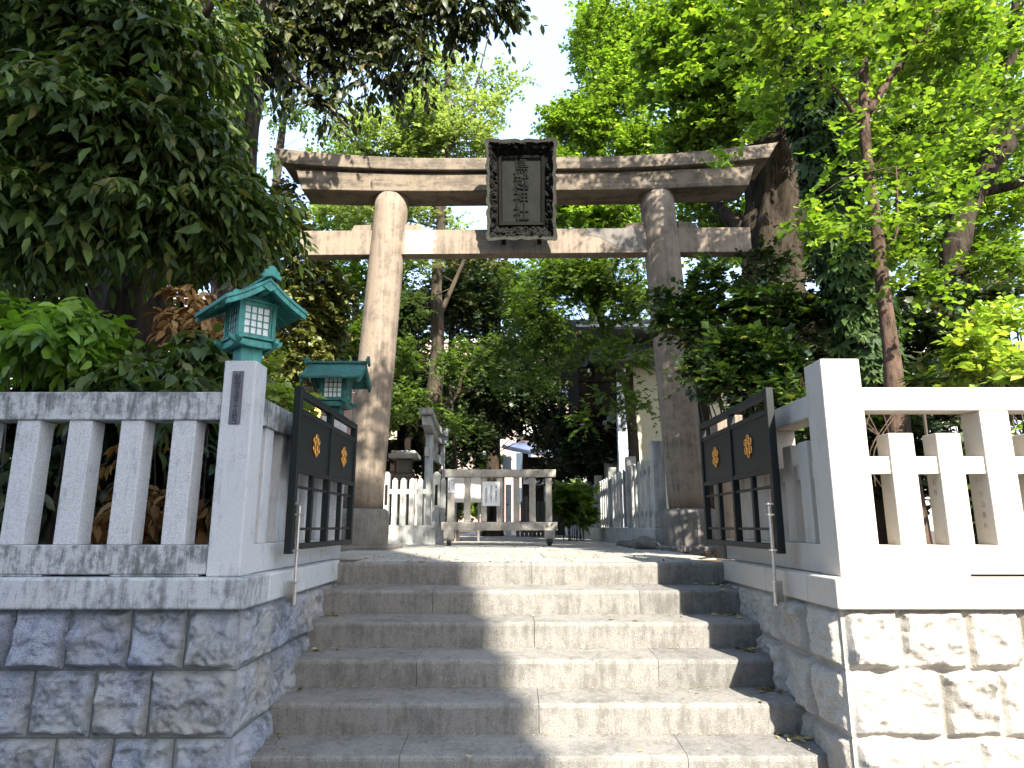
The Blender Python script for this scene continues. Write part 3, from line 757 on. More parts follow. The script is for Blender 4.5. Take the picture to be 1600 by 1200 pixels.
#PART3
# ================================================================== behind the torii
# movable stone-coloured barrier on castors
YB = 10.4
def px(u, v, Y=YB): return at(u, v, Y)
bt_ = thing('rolling_barrier', 'movable stone-coloured barrier with seven slats on two castors across the path', 'barrier', (px(780, 850).x, YB, 0))
def wb(name, u0, u1, z0, z1, y0, y1, m='barrier', parent=bt_, bev=.006):
    return MB().box(px(u0, 800).x, px(u1, 800).x, y0, y1, z0, z1).build(name, m, parent, world=True, bevel=bev)
wb('top_rail', 694, 869, 1.02, 1.135, YB - .06, YB + .08); wb('bottom_rail', 690.5, 870.5, .22, .345, YB - .07, YB + .09)
for u0, u1 in ((699, 710), (725, 735), (751, 760.6), (776, 785.6), (802, 812), (827, 837), (852.5, 862.5)): wb('slat', u0, u1, .346, 1.019, YB - .035, YB + .045)
for u in (703, 858):
    x = px(u, 830).x
    wb('foot_block', u - 8, u + 8, .10, .219, YB - .14, YB + .14)
    c = MB(); c.tube([(x - .028, YB - .1, .052), (x + .028, YB - .1, .052)], .052, 16); w_ = c.build('castor', 'black', bt_, world=True)
    k = MB(); k.box(x - .042, x - .032, YB - .13, YB - .07, .03, .099); k.box(x + .032, x + .042, YB - .13, YB - .07, .03, .099); k.box(x - .036, x + .036, YB - .135, YB - .065, .088, .0995); k.build('fork', 'steel' if u < 800 else 'black', w_, world=True)
def sign(name, label, u0, u1, v0, v1, y, cols, size, mat='sign'):
    a, b = px(u0, v0, y), px(u1, v1, y); c = (a + b) / 2
    t = thing(name, label, 'sign', tuple(c)); w, h = (b.x - a.x) / 2, (a.z - b.z) / 2
    MB().box(-w, w, 0, .006, -h, h).build('board', mat, t, bevel=.001, seg=1)
    n = len(cols)
    for i, (s_, dz, sz) in enumerate(cols):
        x = w * .86 - (i + .5) * (2 * w * .86 / n); text('lettering', vtext(s_), size * sz, 'ink', t, (x, -.001, dz), (R(90), 0, 0), .0006, .82 if len(s_) > 8 else .98)
    return t
sign('notice_sign', 'white notice board with three columns of characters at the middle of the barrier', 754, 781, 752.5, 790.5, YB - .042, [('車両、関係者以外の', 0, 1), ('境内立ち入りを禁ずる', 0, .9), ('鳥越神社社務所', -.03, 1)], .034)
sign('notice_sign', 'small white notice with three tiny columns on the left end slat of the barrier', 700, 710, 745, 770, YB - .042, [('車両、関係者以外の', 0, 1), ('立ち入り禁止', .02, 1), ('鳥越神社社務所', -.01, 1)], .022)
bo = thing('notice_board', 'pale blank-looking board standing behind the barrier slats', 'board', (px(730, 800, 13).x, 13, 0))
a, b = px(708, 746, 13), px(752, 785, 13)
MB().box(a.x, b.x, 13, 13.04, b.z, a.z).build('panel', 'plaster', bo, world=True, bevel=.004)
for x in (a.x + .05, b.x - .05): MB().box(x - .02, x + .02, 13.05, 13.09, 0, a.z - .05).build('leg', 'steel', bo, world=True)

# left picket fence of pale weathered stone
lf = thing('picket_fence', 'pale stone picket fence behind the left column base', 'fence', (-2.0, 11.2, 0))
YL = 11.2
MB().box(-2.75, px(694, 800, YL).x, YL - .10, YL + .14, -.02, .30).build('base_rail', 'old_pale', lf, world=True, bevel=.01)
MB().box(-2.75, px(694, 800, YL).x, YL - .02, YL + .03, .80, .88).build('cross_rail', 'old_pale', lf, world=True, bevel=.004)
def picket(par, x0, x1, y, z0, z1, m='old_pale', d=.09):
    c = (x0 + x1) / 2; mb = MB(); w = (x1 - x0) / 2
    return mb.prism([(c - w, z0), (c + w, z0), (c + w, z1 - .04), (c + w * .35, z1), (c - w * .35, z1), (c - w, z1 - .04)], y - d / 2, y + d / 2).build('picket', m, par, world=True, bevel=.004)
for u0, u1 in ((612, 620), (625, 634), (639, 647.5), (652, 660), (665, 673), (688, 696)): picket(lf, px(u0, 800, YL).x, px(u1, 800, YL).x, YL, .30, 1.06)
for u0, u1 in ((599.5, 607.5), (676, 687.5)):
    p = picket(lf, px(u0, 800, YL).x, px(u1, 800, YL).x, YL, .30, 1.16, d=.13)
    c = (px(u0, 800, YL).x + px(u1, 800, YL).x) / 2 - .0
    MB().box(c - .022, c + .022, YL - .069, YL - .064, .62, .95).build('name_slot', 'dark_wood', lf, world=True)

# small torii seen along its length
st2 = thing('small_torii', 'small white stone torii seen edge-on behind the left picket fence', 'torii gate', (-1.50, 13.2, 0), R(-2))
for y in (-.80, .80):
    MB().tube([(0, y * 1.06, 0), (0, y * .98, 1.93)], [.088, .075], 16).build('column', 'old_pale', st2, smooth=True)
def beam2(name, hl, zt, zb, hw, up, tipw=0):
    n = 14; lo, hi = [], []
    for i in range(n + 1):
        a = -1 + 2 * i / n; c = up * abs(a) ** 2.2; hi.append((hl * a, zt + c)); lo.append((hl * .97 * a, zb + c))
    MB().prism(lo + hi[::-1], -hw, hw, 'x').build(name, 'old_pale', st2, bevel=.008)
beam2('top_lintel', 1.30, 2.17, 2.06, .125, .20); beam2('lower_lintel', 1.22, 2.055, 1.90, .085, .17)
MB().box(-.035, .035, -1.12, 1.12, 1.52, 1.68).build('tie_beam', 'old_pale', st2, bevel=.006); MB().box(-.04, .04, -.09, .09, 1.685, 1.90).build('strut', 'old_pale', st2)

# right picket fence running back along the path
rf_ = thing('picket_fence', 'long grey-white slatted fence running back from the right column', 'fence', (1.93, 9.0, 0))
ys = [9.0, 11.05, 13.15, 15.25, 17.3, 19.4, 21.5, 23.6]
MB().box(1.84, 2.04, 8.85, 24, -.02, .26).build('base_rail', 'old_pale', rf_, world=True, bevel=.01)
MB().box(1.945, 1.975, 9.1, 23.6, 1.02, 1.10).build('cross_rail', 'old_pale', rf_, world=True); MB().box(1.945, 1.975, 9.1, 23.6, .42, .50).build('cross_rail', 'old_pale', rf_, world=True)
psrc = MB().box(1.86, 2.02, 8.92, 9.08, .262, 1.40).build('post', 'old_pale', rf_, world=True, bevel=.012)
for y in ys[1:]: dup(psrc, rf_, (0, y - 9.0, 0))
ssrc = MB().prism([(9.18, .262), (9.31, .262), (9.31, 1.19), (9.245, 1.24), (9.18, 1.19)], 1.905, 1.935, 'x').build('slat', 'old_pale', rf_, world=True)
for bi, (a, b) in enumerate(zip(ys[:-1], ys[1:])):
    nS = 6
    for j in range(nS):
        y = a + .22 + (b - a - .40) * j / (nS - 1)
        if bi == 0 and j == 0: continue
        dup(ssrc, rf_, (0, y - 9.18 - .05, 0))
for i, (u, v, s_) in enumerate(((997, 838, .17), (975, 836, .13), (962, 834, .10), (1012, 842, .08))):
    p = at(u, v, 8.75 + .55 * i if i < 3 else 8.6); mb = MB(); n_, m_ = 16, 10; rr = random.Random(i)
    for j in range(m_ + 1):
        for k in range(n_):
            th, ph = 2 * math.pi * k / n_, math.pi * j / m_; d = Vector((math.sin(ph) * math.cos(th), math.sin(ph) * math.sin(th), math.cos(ph) * .62))
            q = d * s_ * (1 + .45 * noise.noise(d * 1.8 + Vector((i * 5, 0, 0)))); mb.v.append((q.x, q.y, q.z))
    for j in range(m_):
        for k in range(n_): mb.f.append((j * n_ + k, (j + 1) * n_ + k, (j + 1) * n_ + (k + 1) % n_, j * n_ + (k + 1) % n_))
    o = mb.build('garden_rock', 'rock', smooth=False); o.location = (1.72 - .03 * i, 8.75 + .5 * i, s_ * .3)
    tag(o, ['largest grey rock at the foot of the long right fence', 'second grey rock behind the largest one by the right fence', 'third small grey rock along the right fence', 'farthest small grey rock along the right fence'][i], 'rock', 'rocks along the right fence')

# storehouse on the right with a dark gabled bay
sh = thing('storehouse', 'cream and white plaster storehouse with grey tiled roof behind the right column', 'building', (2.45, 13, 0))
def wbx(par, name, m, *a, **k): return MB().box(*a).build(name, m, par, world=True, **k)
wbx(sh, 'wall', 'cream', 2.55, 8.5, 14.25, 20, 0, 3.9)
wbx(sh, 'white_post', 'white_post', 2.24, 2.44, 14.05, 14.247, 0, 3.6); wbx(sh, 'dark_post', 'dark_wood', 2.445, 2.60, 14.07, 14.247, 0, 3.6)
wbx(sh, 'dark_post', 'dark_wood', 4.0, 4.2, 14.1, 14.247, 0, 3.6)
bay = wbx(sh, 'bay', 'dark_wood', 1.42, 2.235, 14.05, 16.6, 2.80, 3.64, bevel=.01)
for z in (3.02, 3.3): wbx(bay, 'batten', 'dark_wood', 1.47, 2.30, 14.0, 14.045, z, z + .05)
wbx(bay, 'post', 'dark_wood', 1.76, 1.84, 13.98, 14.045, 2.70, 3.62); wbx(bay, 'bracket', 'plaster', 1.62, 1.66, 13.97, 14.04, 3.5, 3.58)
rm = MB()
for i in range(7):
    z = 3.70 + .075 * i; rm.box(1.62 + .02 * i, 8.6, 13.75 + .09 * i, 17 - .09 * i, z, z + .055)
rm.build('lower_roof', 'tile', sh, world=True, bevel=.01)
rm = MB()
rm.box(1.12, 8.9, 13.3, 18.2, 4.36, 4.46); rm.box(1.16, 8.9, 13.28, 18.1, 4.25, 4.355); rm.prism([(13.3, 4.465), (18.2, 4.465), (15.7, 5.2)], 1.4, 8.9, 'x')
rm.build('upper_roof', 'tile', sh, world=True, bevel=.01)
wbx(sh, 'eave_board', 'white_post', 1.32, 4.5, 13.24, 13.278, 4.29, 4.345)
MB().tube([(1.74, 13.6, 4.4), (1.74, 13.6, 5.1)], .03, 8).build('pole', 'black', sh, world=True)

# dark wooden pavilion on the left
lp = thing('wooden_pavilion', 'dark wooden pavilion with low brown roof and cream crest board behind the left column', 'pavilion', (-3.4, 15, 0))
a = at(655, 664, 15)
zr = a.z
MB().prism([(-6.5, zr + .9), (-4.5, zr + .95), (-2.25, zr + .06), (a.x, zr + .05), (a.x, zr), (-2.25, zr), (-4.5, zr + .7), (-6.5, zr + .65)], 14.2, 17.5).build('roof', 'dark_wood', lp, world=True)
wbx(lp, 'wall', 'dark_wood', -6.4, -2.62, 15.0, 17, 0, zr + .2)
for x in (-2.28, -3.6): wbx(lp, 'post', 'dark_wood', x - .06, x + .06, 14.6, 14.72, 0, zr)
q0, q1 = at(596, 673, 14.3), at(620, 687, 14.3)
cb = wbx(lp, 'crest_board', 'cream', q0.x, q1.x, 14.26, 14.30, q1.z, q0.z)
for cx in (.35, .62, .85):
    x = q0.x + (q1.x - q0.x) * cx; MB().tube([(x, 14.258, (q0.z + q1.z) / 2), (x, 14.25, (q0.z + q1.z) / 2)], .035 if cx < .7 else .018, 10).build('crest', 'ink', cb, world=True)
sl = thing('stone_lantern', 'dark stone lantern with flat pale cap behind the left picket fence', 'lantern', (at(632, 740, 13.6).x, 13.6, 0))
for (w, z0, z1, m, nm) in ((.26, 0, .22, 'rock', 'base'), (.12, .222, 1.15, 'rock', 'shaft'), (.20, 1.152, 1.30, 'rock', 'shelf'), (.15, 1.302, 1.60, 'rock', 'light_box'), (.29, 1.602, 1.70, 'old_pale', 'cap'), (.24, 1.702, 1.76, 'old_pale', 'cap_ridge')):
    MB().box(-w, w, -w, w, z0, z1).build(nm, m, sl, bevel=.02)

# main hall far behind
hl = thing('shrine_hall', 'distant shrine hall with curved pale blue copper roof beyond the barrier', 'building', (3, 30, 0))
def hz(u, v, Y=30): return at(u, v, Y)
e0, e1 = hz(786, 714).x, hz(786, 714).x + 9
rf2 = MB(); prof = []
zE, zT = hz(800, 714).z, hz(800, 682).z
nx_, ny_ = 20, 10
for j in range(ny_ + 1):
    t_ = j / ny_
    for i in range(nx_ + 1):
        s_ = -1 + 2 * i / nx_; cx = (e0 + e1) / 2; hw = (e1 - e0) / 2 * (1 - .10 * t_)
        rf2.v.append((cx + s_ * hw, 29 + t_ * 3.2, zE + (zT - zE) * (t_ ** 1.35) + .45 * abs(s_) ** 3 * (1 - t_)))
for j in range(ny_):
    for i in range(nx_): k = j * (nx_ + 1) + i; rf2.f.append((k, k + 1, k + nx_ + 2, k + nx_ + 1))
ro = rf2.build('roof', 'copper', hl, world=True, smooth=True); sm = ro.modifiers.new('thickness', 'SOLIDIFY'); sm.thickness = .16; sm.offset = -1
wbx(hl, 'ridge', 'pinkwall', e0 + .6, e1 - .6, 32.0, 32.6, zT - .4, zT + .35); wbx(hl, 'upper_ridge', 'plaster', e0 + .9, e1 - .9, 32.1, 32.5, zT + .352, zT + .9)
wbx(hl, 'wall', 'dark_wood', e0 + .9, e1 - .9, 31, 36, 0, zE + .1)
for x in (e0 + 1.0, e0 + 3.4, e0 + 5.6): wbx(hl, 'column', 'dark_wood', x - .13, x + .13, 29.9, 30.16, 0, zE + .3)
wbx(hl, 'lower_eave', 'greywall', e0 + .9, e1 - .9, 29.6, 30.9, hz(800, 757).z, hz(800, 745).z)
dp = thing('white_door_post', 'tall white and pale blue painted post and door panel beside the distant hall', 'post', (at(793, 780, 22).x, 22, 0))
a, b = at(789, 720, 22), at(799, 815, 22)
wbx(dp, 'post', 'white_post', at(785.5, 757, 22).x, at(788.5, 757, 22).x, 22, 22.1, 0, a.z); wbx(dp, 'door', 'white_post', a.x + .02, b.x, 22.02, 22.08, 0, at(793, 757, 22).z)
wbx(dp, 'upper_panel', 'white_post', a.x - .05, b.x, 22.02, 22.08, at(793, 740, 22).z, a.z + .15)
wbx(dp, 'handle', 'black', a.x + .06, a.x + .12, 21.99, 22.018, .95, .99)
wp = thing('white_post', 'slender white post in front of the distant hall at the right end of the barrier', 'post', (at(853, 780, 20).x, 20, 0))
wbx(wp, 'shaft', 'plaster', at(850.5, 780, 20).x, at(855.5, 780, 20).x, 20, 20.12, 0, at(853, 708, 20).z); wbx(wp, 'cap', 'plaster', at(849, 780, 20).x, at(857, 780, 20).x, 19.97, 20.15, at(853, 708, 20).z + .002, at(853, 706, 20).z + .04)
bf = thing('picket_fence', 'brown-grey picket fence in shade seen through the right half of the barrier', 'fence', (at(840, 800, 19).x, 19, 0))
bsrc = None
for i, u in enumerate((809, 816, 822.5, 829, 835, 841.5, 848, 854, 860, 866)):
    x = at(u, 800, 19).x; o = picket(bf, x - .05, x + .05, 19, 0, at(u, 783 - (8 if i == 2 else 0), 19).z, 'rock')
wbx(bf, 'cross_rail', 'rock', at(806, 800, 19).x, at(868, 800, 19).x, 19.05, 19.09, .35, .43)

# city houses beyond the grounds
def house(name, label, x0, x1, y0, y1, h, mat, cols, rows, wz=1.3, wx=1.2, cat='building'):
    t = thing(name, label, cat, ((x0 + x1) / 2, y0, 0)); wbx(t, 'wall', mat, x0, x1, y0, y1, -1.3 if y1 < 0 else 0, h)
    f = y0 if y0 > 0 else y1; s_ = -1 if y0 > 0 else 1
    wbx(t, 'parapet', 'greywall', x0 - .15, x1 + .15, y0 - .15, y1 + .15, h + .001, h + .35)
    src = None
    for i in range(cols):
        for j in range(rows):
            cx = x0 + (x1 - x0) * (i + .5) / cols; cz = 1.6 + (h - 1.2) * j / rows
            if src is None:
                a_, b_ = sorted((f + s_ * .002, f + s_ * .06)); src = wbx(t, 'window', 'greywall', cx - wx / 2, cx + wx / 2, a_, b_, cz, cz + wz)
                a_, b_ = sorted((f + s_ * .062, f + s_ * .07)); pn = wbx(src, 'pane', 'glass', cx - wx / 2 + .08, cx + wx / 2 - .08, a_, b_, cz + .08, cz + wz - .08); c0 = (cx, cz)
            else:
                o = dup(src, t, (cx - c0[0], 0, cz - c0[1])); dup(pn, o)
    return t
house('apartment_block', 'pinkish tiled apartment block glimpsed through the dark trees in the middle', -9, 5, 46, 56, 13, 'pinkwall', 5, 5)
house('office_block', 'pale city block glimpsed between the trunks on the right', 14, 30, 40, 50, 14, 'greywall', 6, 5)
house('office_block', 'pale city block behind the trees on the far left', -34, -14, 34, 44, 12, 'greywall', 7, 4)
# the tall house across the street, behind the photographer; its shadow lies on the left half of the steps
house('street_house', 'plain pale apartment house across the street behind the viewer', -13, 5.0, -18, -10, 15.8, 'greywall', 6, 5)
# side building with a rafter-end eave behind the left lantern, and the lit lamp hanging there
ev = thing('side_hall', 'low side hall with white rafter ends behind the left side fence', 'building', (-3.3, 11.2, 0))
e = at(470, 598, 11.2)
wbx(ev, 'roof', 'greywall', e.x - 1.6, e.x + .32, 10.9, 14, e.z + .05, e.z + .16); wbx(ev, 'wall', 'pinkwall', e.x - 1.4, e.x + .9, 12.2, 14, 0, e.z + .04)
rsrc = wbx(ev, 'rafter_end', 'plaster', e.x - 1.5, e.x - 1.42, 10.86, 11.5, e.z - .03, e.z + .045)
for i in range(1, 11): dup(rsrc, ev, (.165 * i, 0, 0))
lm, ltree, lb = nt('lit_lamp_glass'); lb.inputs['Base Color'].default_value = (.9, .45, .1, 1); lb.inputs['Emission Color'].default_value = (1, .42, .08, 1); lb.inputs['Emission Strength'].default_value = 1.2
M['lamp'] = lm
lp_ = at(492, 645, 9.6); hlmp = thing('hanging_lamp', 'small glowing orange lamp seen through the top slot of the left gate', 'lamp', tuple(lp_))
c = MB(); c.tube([(0, 0, -.10), (0, 0, -.02), (0, 0, .08)], [.06, .09, .07], 6); c.build('glass', 'lamp', hlmp)
c = MB(); c.tube([(0, 0, .081), (0, 0, .16)], [.11, .02], 6); c.build('hood', 'black', hlmp)
MB().tube([(0, 0, .16), (.02, 1.3, e.z - lp_.z)], .006, 5).build('cord', 'black', hlmp)
c = MB()
for k in range(6): th = k * math.pi / 3; c.tube([(.062 * math.cos(th), .062 * math.sin(th), -.10), (.093 * math.cos(th), .093 * math.sin(th), -.02), (.073 * math.cos(th), .073 * math.sin(th), .08)], .006, 4)
c.build('ribs', 'black', hlmp)

# ================================================================== trees and shrubs
def tree(name, label, base, cat='tree', group=None): return thing(name, label, cat, tuple(base), 0, group)
# --- left: broad evergreen hanging over the fence
T = tree('evergreen_tree', 'broad evergreen tree with a dark thick trunk and drooping leaves on the far left', (-4.1, 6.8, 0))
tb = MB(); src = limb(tb, [(-4.1, 6.8, -.1), (-4.05, 6.8, 1.5), (-4.1, 6.75, 3.5), (-4.3, 6.6, 6.0), (-4.2, 6.3, 9)], .42, .24, 40, .35, 1, .12, .06, 14)
for i, pts in enumerate(([(-4.1, 6.75, 3.0), (-4.6, 5.6, 3.9), (-5.2, 4.4, 4.5)], [(-4.1, 6.7, 3.8), (-3.3, 5.7, 4.4), (-2.6, 5.0, 4.7)], [(-4.2, 6.7, 4.6), (-4.4, 5.0, 5.6), (-4.2, 3.2, 6.4)], [(-4.3, 6.6, 6), (-2.8, 5.8, 7.2), (-1.5, 5.6, 7.4)], [(-4.3, 6.6, 5.6), (-6, 5.6, 6.8), (-7.4, 4.8, 7.2)])):
    src += limb(tb, pts, .10, .03, 8, .2, i, sub=6)
blobs = [(60, 60, 5.0, 150, 100, .9, 520), (230, 90, 5.2, 130, 110, .9, 430), (120, 200, 4.9, 170, 100, .9, 560), (270, 240, 5.3, 80, 80, .8, 260), (50, 320, 4.8, 110, 60, .8, 260), (220, 310, 5.1, 140, 60, .8, 340), (360, 330, 5.6, 70, 45, .6, 190), (310, 390, 5.6, 60, 30, .5, 70), (30, 400, 5.0, 60, 26, .6, 60), (385, 350, 6.0, 26, 34, .5, 44), (310, 70, 6.2, 50, 80, .7, 120), (290, 160, 6.0, 34, 50, .6, 80), (300, 30, 6.0, 40, 44, .6, 110), (300, 270, 6.4, 30, 40, .5, 60), (350, 20, 7.4, 50, 50, .6, 120), (180, 20, 5.0, 120, 40, .8, 220)]
extra = [((-3.2, 2.6, 6.6), (2.2, 2.0, 1.6), 380), ((-5.5, 3.5, 6.6), (2.0, 2.2, 2.0), 320), ((-6.2, 5.5, 5.0), (1.6, 1.6, 2.4), 260)]  # unseen crown clumps added overhead to keep the left foliage in shade
cr, P = crown(blobs, 'leaf_near', T, shape='long', extra=extra, k=9, tl=.36, L=.145, droop=1.0, up=.15, spread=.7, width=.55)
twigs(tb, src, P, 120, .012, 5); tb.build('trunk', 'bark_dark', T, world=True, smooth=True)
# --- second trunk, taller, with the branch that overhangs the lintel
T = tree('tall_tree', 'tall grey-barked tree rising between the left lantern and the lintel end', (-3.35, 8.4, 0))
tb = MB(); a, b, c, d, e_ = at(352, 600, 8.4), at(362, 420, 8.4), at(372, 260, 8.4), at(392, 90, 8.4), at(402, -80, 8.4)
src = limb(tb, [(a.x - .05, 8.4, -.1), a, b, c, d, e_, e_ + Vector((.2, 0, 2.5))], .30, .17, 36, .3, 9, .1, .05, 10)
for i, pts in enumerate(([d, at(470, 40, 8.9), at(560, 60, 9.2), at(640, 90, 9.3)], [d, at(450, -10, 8.9), at(600, -20, 9.2), at(760, 10, 9.3)], [c, at(420, 120, 8.8), at(470, 130, 9), at(545, 200, 9.2)])):
    src += limb(tb, pts, .07, .02, 8, .2, i + 20, sub=6)
blobs = [(395, 45, 8.0, 46, 46, .4, 130), (440, 40, 9.3, 60, 80, .6, 190), (520, 30, 9.3, 90, 80, .6, 300), (620, 20, 9.3, 90, 75, .6, 300), (720, 0, 9.3, 80, 35, .5, 150), (480, 110, 9.3, 70, 50, .5, 110), (640, 105, 9.3, 50, 35, .4, 55), (590, 120, 9.3, 30, 30, .4, 35), (500, 170, 9.3, 40, 20, .3, 18), (770, 12, 9.3, 40, 20, .4, 40), (560, -80, 9.6, 300, 70, .8, 300)]
cr, P = crown(blobs, 'leaf_over', T, shape='long', extra=[((-2.5, 6.5, 7.0), (.6, .5, .5), 50), ((-1.5, 6.2, 7.6), (.5, .5, .3), 16)], k=9, tl=.40, L=.150, droop=1.0, up=.05, spread=.6, width=.72)  # extra: unseen leaf clumps added to dapple the lintel's left end
twigs(tb, src, P, 130, .008, 6); tb.build('trunk', 'bark_grey', T, world=True, smooth=True)
# --- bronze-leaved evergreen behind the lanterns
T = tree('bronze_leaved_tree', 'sunlit evergreen with bronze yellow leaves between the two green lanterns', (-3.6, 10.3, 0))
tb = MB(); src = limb(tb, [(-3.6, 10.3, -.1), (-3.5, 10.3, 1.5), (-3.3, 10.3, 3.5)], .12, .04, 12, .2, 3)
blobs = [(455, 470, 9.6, 55, 90, .7, 420), (500, 440, 10.0, 40, 60, .6, 260), (470, 560, 9.8, 60, 50, .6, 300), (500, 520, 10.2, 40, 80, .5, 240), (440, 340, 9.0, 45, 55, .6, 260), (410, 420, 9.6, 50, 60, .6, 220), (520, 480, 10.4, 30, 90, .5, 200)]
cr, P = crown(blobs, 'leaf_gold', T, shape='simple', k=9, tl=.24, L=.10, droop=.7, up=.2, width=1.0)
twigs(tb, src, P, 50, .008, 7); tb.build('trunk', 'bark_grey', T, world=True, smooth=True)
# --- shrubs along the left fence
def shrub(name, label, base, blobs, mat, cat='shrub', stems=14, twr=.006, group=None, **kw):
    T = tree(name, label, base, cat, group); cr, P = crown(blobs, mat, T, name='foliage', **kw)
    tb = MB(); b0 = Vector(base); rs = random.Random(len(P))
    for _ in range(stems):
        q = Vector(P[rs.randrange(len(P))]); s = b0 + Vector((rs.uniform(-.25, .25), rs.uniform(-.2, .2), 0)); s.x = s.x * .6 + q.x * .4
        tb.tube(curve_pts([s, (s + q) / 2 + Vector((0, 0, .1)), q], 4), [twr * 1.8] * 3 + [twr] * 6, 5, cap=False)
    tb.build('stems', 'twig', T, world=True); return T
kw = dict(shape='long', k=8, tl=.26, L=.13, droop=.9, up=.2, spread=.75, width=.72)
shrub('evergreen_shrub', 'bright green drooping-leaved shrub above the far left fence rail', (-3.1, 4.5, 0), [(70, 545, 4.3, 90, 38, .25, 90), (20, 510, 4.6, 60, 40, .3, 60), (130, 520, 4.5, 60, 25, .3, 40)], 'leaf_bright', **kw)
shrub('evergreen_shrub', 'olive green shrub above the fence rail just left of the lantern pillar', (-2.0, 4.4, 0), [(270, 580, 4.4, 70, 25, .3, 110), (220, 600, 4.2, 60, 14, .2, 36), (310, 560, 4.5, 40, 30, .3, 60), (300, 606, 3.95, 40, 9, .12, 16)], 'leaf_near', **kw)
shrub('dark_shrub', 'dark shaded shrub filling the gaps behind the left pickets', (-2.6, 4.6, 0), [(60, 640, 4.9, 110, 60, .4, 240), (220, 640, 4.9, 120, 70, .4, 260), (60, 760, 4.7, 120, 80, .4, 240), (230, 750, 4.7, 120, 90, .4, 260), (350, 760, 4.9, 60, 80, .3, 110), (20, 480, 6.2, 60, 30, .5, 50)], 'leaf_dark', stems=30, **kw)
shrub('withered_shrub', 'spray of withered orange-brown leaves left of the bright lantern', (-2.75, 5.2, 0), [(300, 508, 4.9, 45, 20, .2, 46), (330, 500, 4.9, 25, 20, .2, 24), (305, 462, 5.0, 22, 10, .1, 14)], 'leaf_brown', stems=4, shape='long', k=9, tl=.2, L=.11, droop=1.2, up=0, spread=.7, width=.6)
kb = dict(shape='long', k=7, tl=.22, L=.11, droop=1.1, up=0, spread=.7, width=.62)
shrub('withered_shrub', 'withered brown leaves behind the right-hand pickets of the left fence', (-2.2, 4.25, 0), [(230, 800, 4.2, 60, 45, .2, 60), (320, 800, 4.2, 30, 50, .2, 34), (240, 700, 4.3, 20, 40, .1, 14)], 'leaf_brown', stems=6, **kb)
shrub('fresh_shrub', 'small fresh green shrub just right of the lantern pillar', (-1.9, 5.2, 0), [(435, 615, 4.9, 26, 18, .15, 34), (455, 632, 5.2, 22, 14, .15, 22), (430, 590, 5.4, 26, 24, .2, 24)], 'leaf_lit', stems=5, shape='simple', k=7, tl=.16, L=.075, droop=.5, up=.4)
#PART4
# --- middle: pale ginkgo seen through and above the lintel
def ginkgo(name, label, trunk_px, r0, r1, blobs, mat, barkm, L, k=9, tl=.35, limbs=(), shape='simple', seed=0, tw=60, twr=.015, droop=.3, up=.35, width=1.25, extra=None, rough=.25, flute=0, base=None, flare=.08):
    pts = [at(*p) for p in trunk_px]; b = pts[0].copy(); b.z = -.1
    T = tree(name, label, (b.x, b.y, 0)); tb = MB(); src = limb(tb, [b] + pts, r0, r1, 28, rough, seed, flare, flute, 9)
    for i, l in enumerate(limbs): src += limb(tb, [at(*p) for p in l[2]], l[0], l[1], 9, .2, seed + i, sub=6)
    if blobs:
        cr, P = crown(blobs, mat, T, shape=shape, k=k, tl=tl, L=L, droop=droop, up=up, width=width, extra=extra); twigs(tb, src, P, tw, twr, seed)
    tb.build('trunk', barkm, T, world=True, smooth=True); return T
ginkgo('ginkgo_tree', 'straight-trunked ginkgo with sparse pale leaves behind the lintel left of the plaque', [(677, 650, 14), (684, 540, 14), (682, 450, 14), (690, 330, 14.2), (697, 220, 14.5), (700, 120, 14.8), (712, 60, 15)], .19, .05,
    [(660, 210, 14.6, 60, 45, 1.2, 560), (720, 230, 14.6, 60, 35, 1.2, 380), (600, 235, 14.4, 80, 30, 1.2, 430), (560, 210, 14.4, 60, 35, 1.0, 200), (650, 150, 14.8, 60, 40, 1.1, 300), (750, 165, 14.8, 60, 45, 1.0, 170), (700, 110, 15, 60, 50, 1, 170), (790, 130, 15, 40, 25, .8, 60), (690, 190, 14.6, 110, 50, 1, 300), (640, 330, 14.2, 30, 22, .8, 120), (550, 330, 14.4, 60, 28, 1, 260), (700, 340, 14.6, 50, 30, .8, 110), (650, 420, 13.8, 20, 40, .5, 110), (640, 480, 13.6, 16, 30, .4, 50)],
    'leaf_lime', 'bark_ginkgo', .085, tl=.42, limbs=((.07, .02, [(690, 330, 14.2), (640, 290, 14.2), (560, 230, 14), (500, 160, 13.8)]), (.05, .015, [(697, 240, 14.5), (730, 190, 14.5), (745, 130, 14.6), (765, 50, 14.6)]), (.07, .02, [(684, 500, 14), (706, 450, 14), (730, 400, 14), (760, 370, 14)]), (.05, .015, [(697, 210, 14.5), (660, 160, 14.5), (640, 110, 14.6)]), (.05, .02, [(690, 640, 13.9), (715, 615, 13.9), (722, 585, 13.9), (745, 560, 14)])), seed=31, tw=130, twr=.014, width=1.3)
# hanging strings of leaves against the sky at the lintel's left tip
ginkgo('ginkgo_tree', 'thin distant tree with dangling leaf strings against the sky left of the lintel tip', [(400, 560, 20), (430, 300, 20), (450, 120, 20), (470, -20, 20)], .2, .08, [(440, 150, 19.5, 9, 60, .4, 34), (462, 170, 19.5, 12, 60, .4, 60), (425, 165, 19.5, 6, 45, .3, 18), (485, 190, 19.5, 16, 50, .5, 50), (505, 140, 19.5, 20, 50, .5, 50), (420, 260, 19, 18, 40, .4, 30)], 'leaf_maple', 'bark_grey', .10, seed=3, tw=16, twr=.01, droop=1.2, up=-.2)
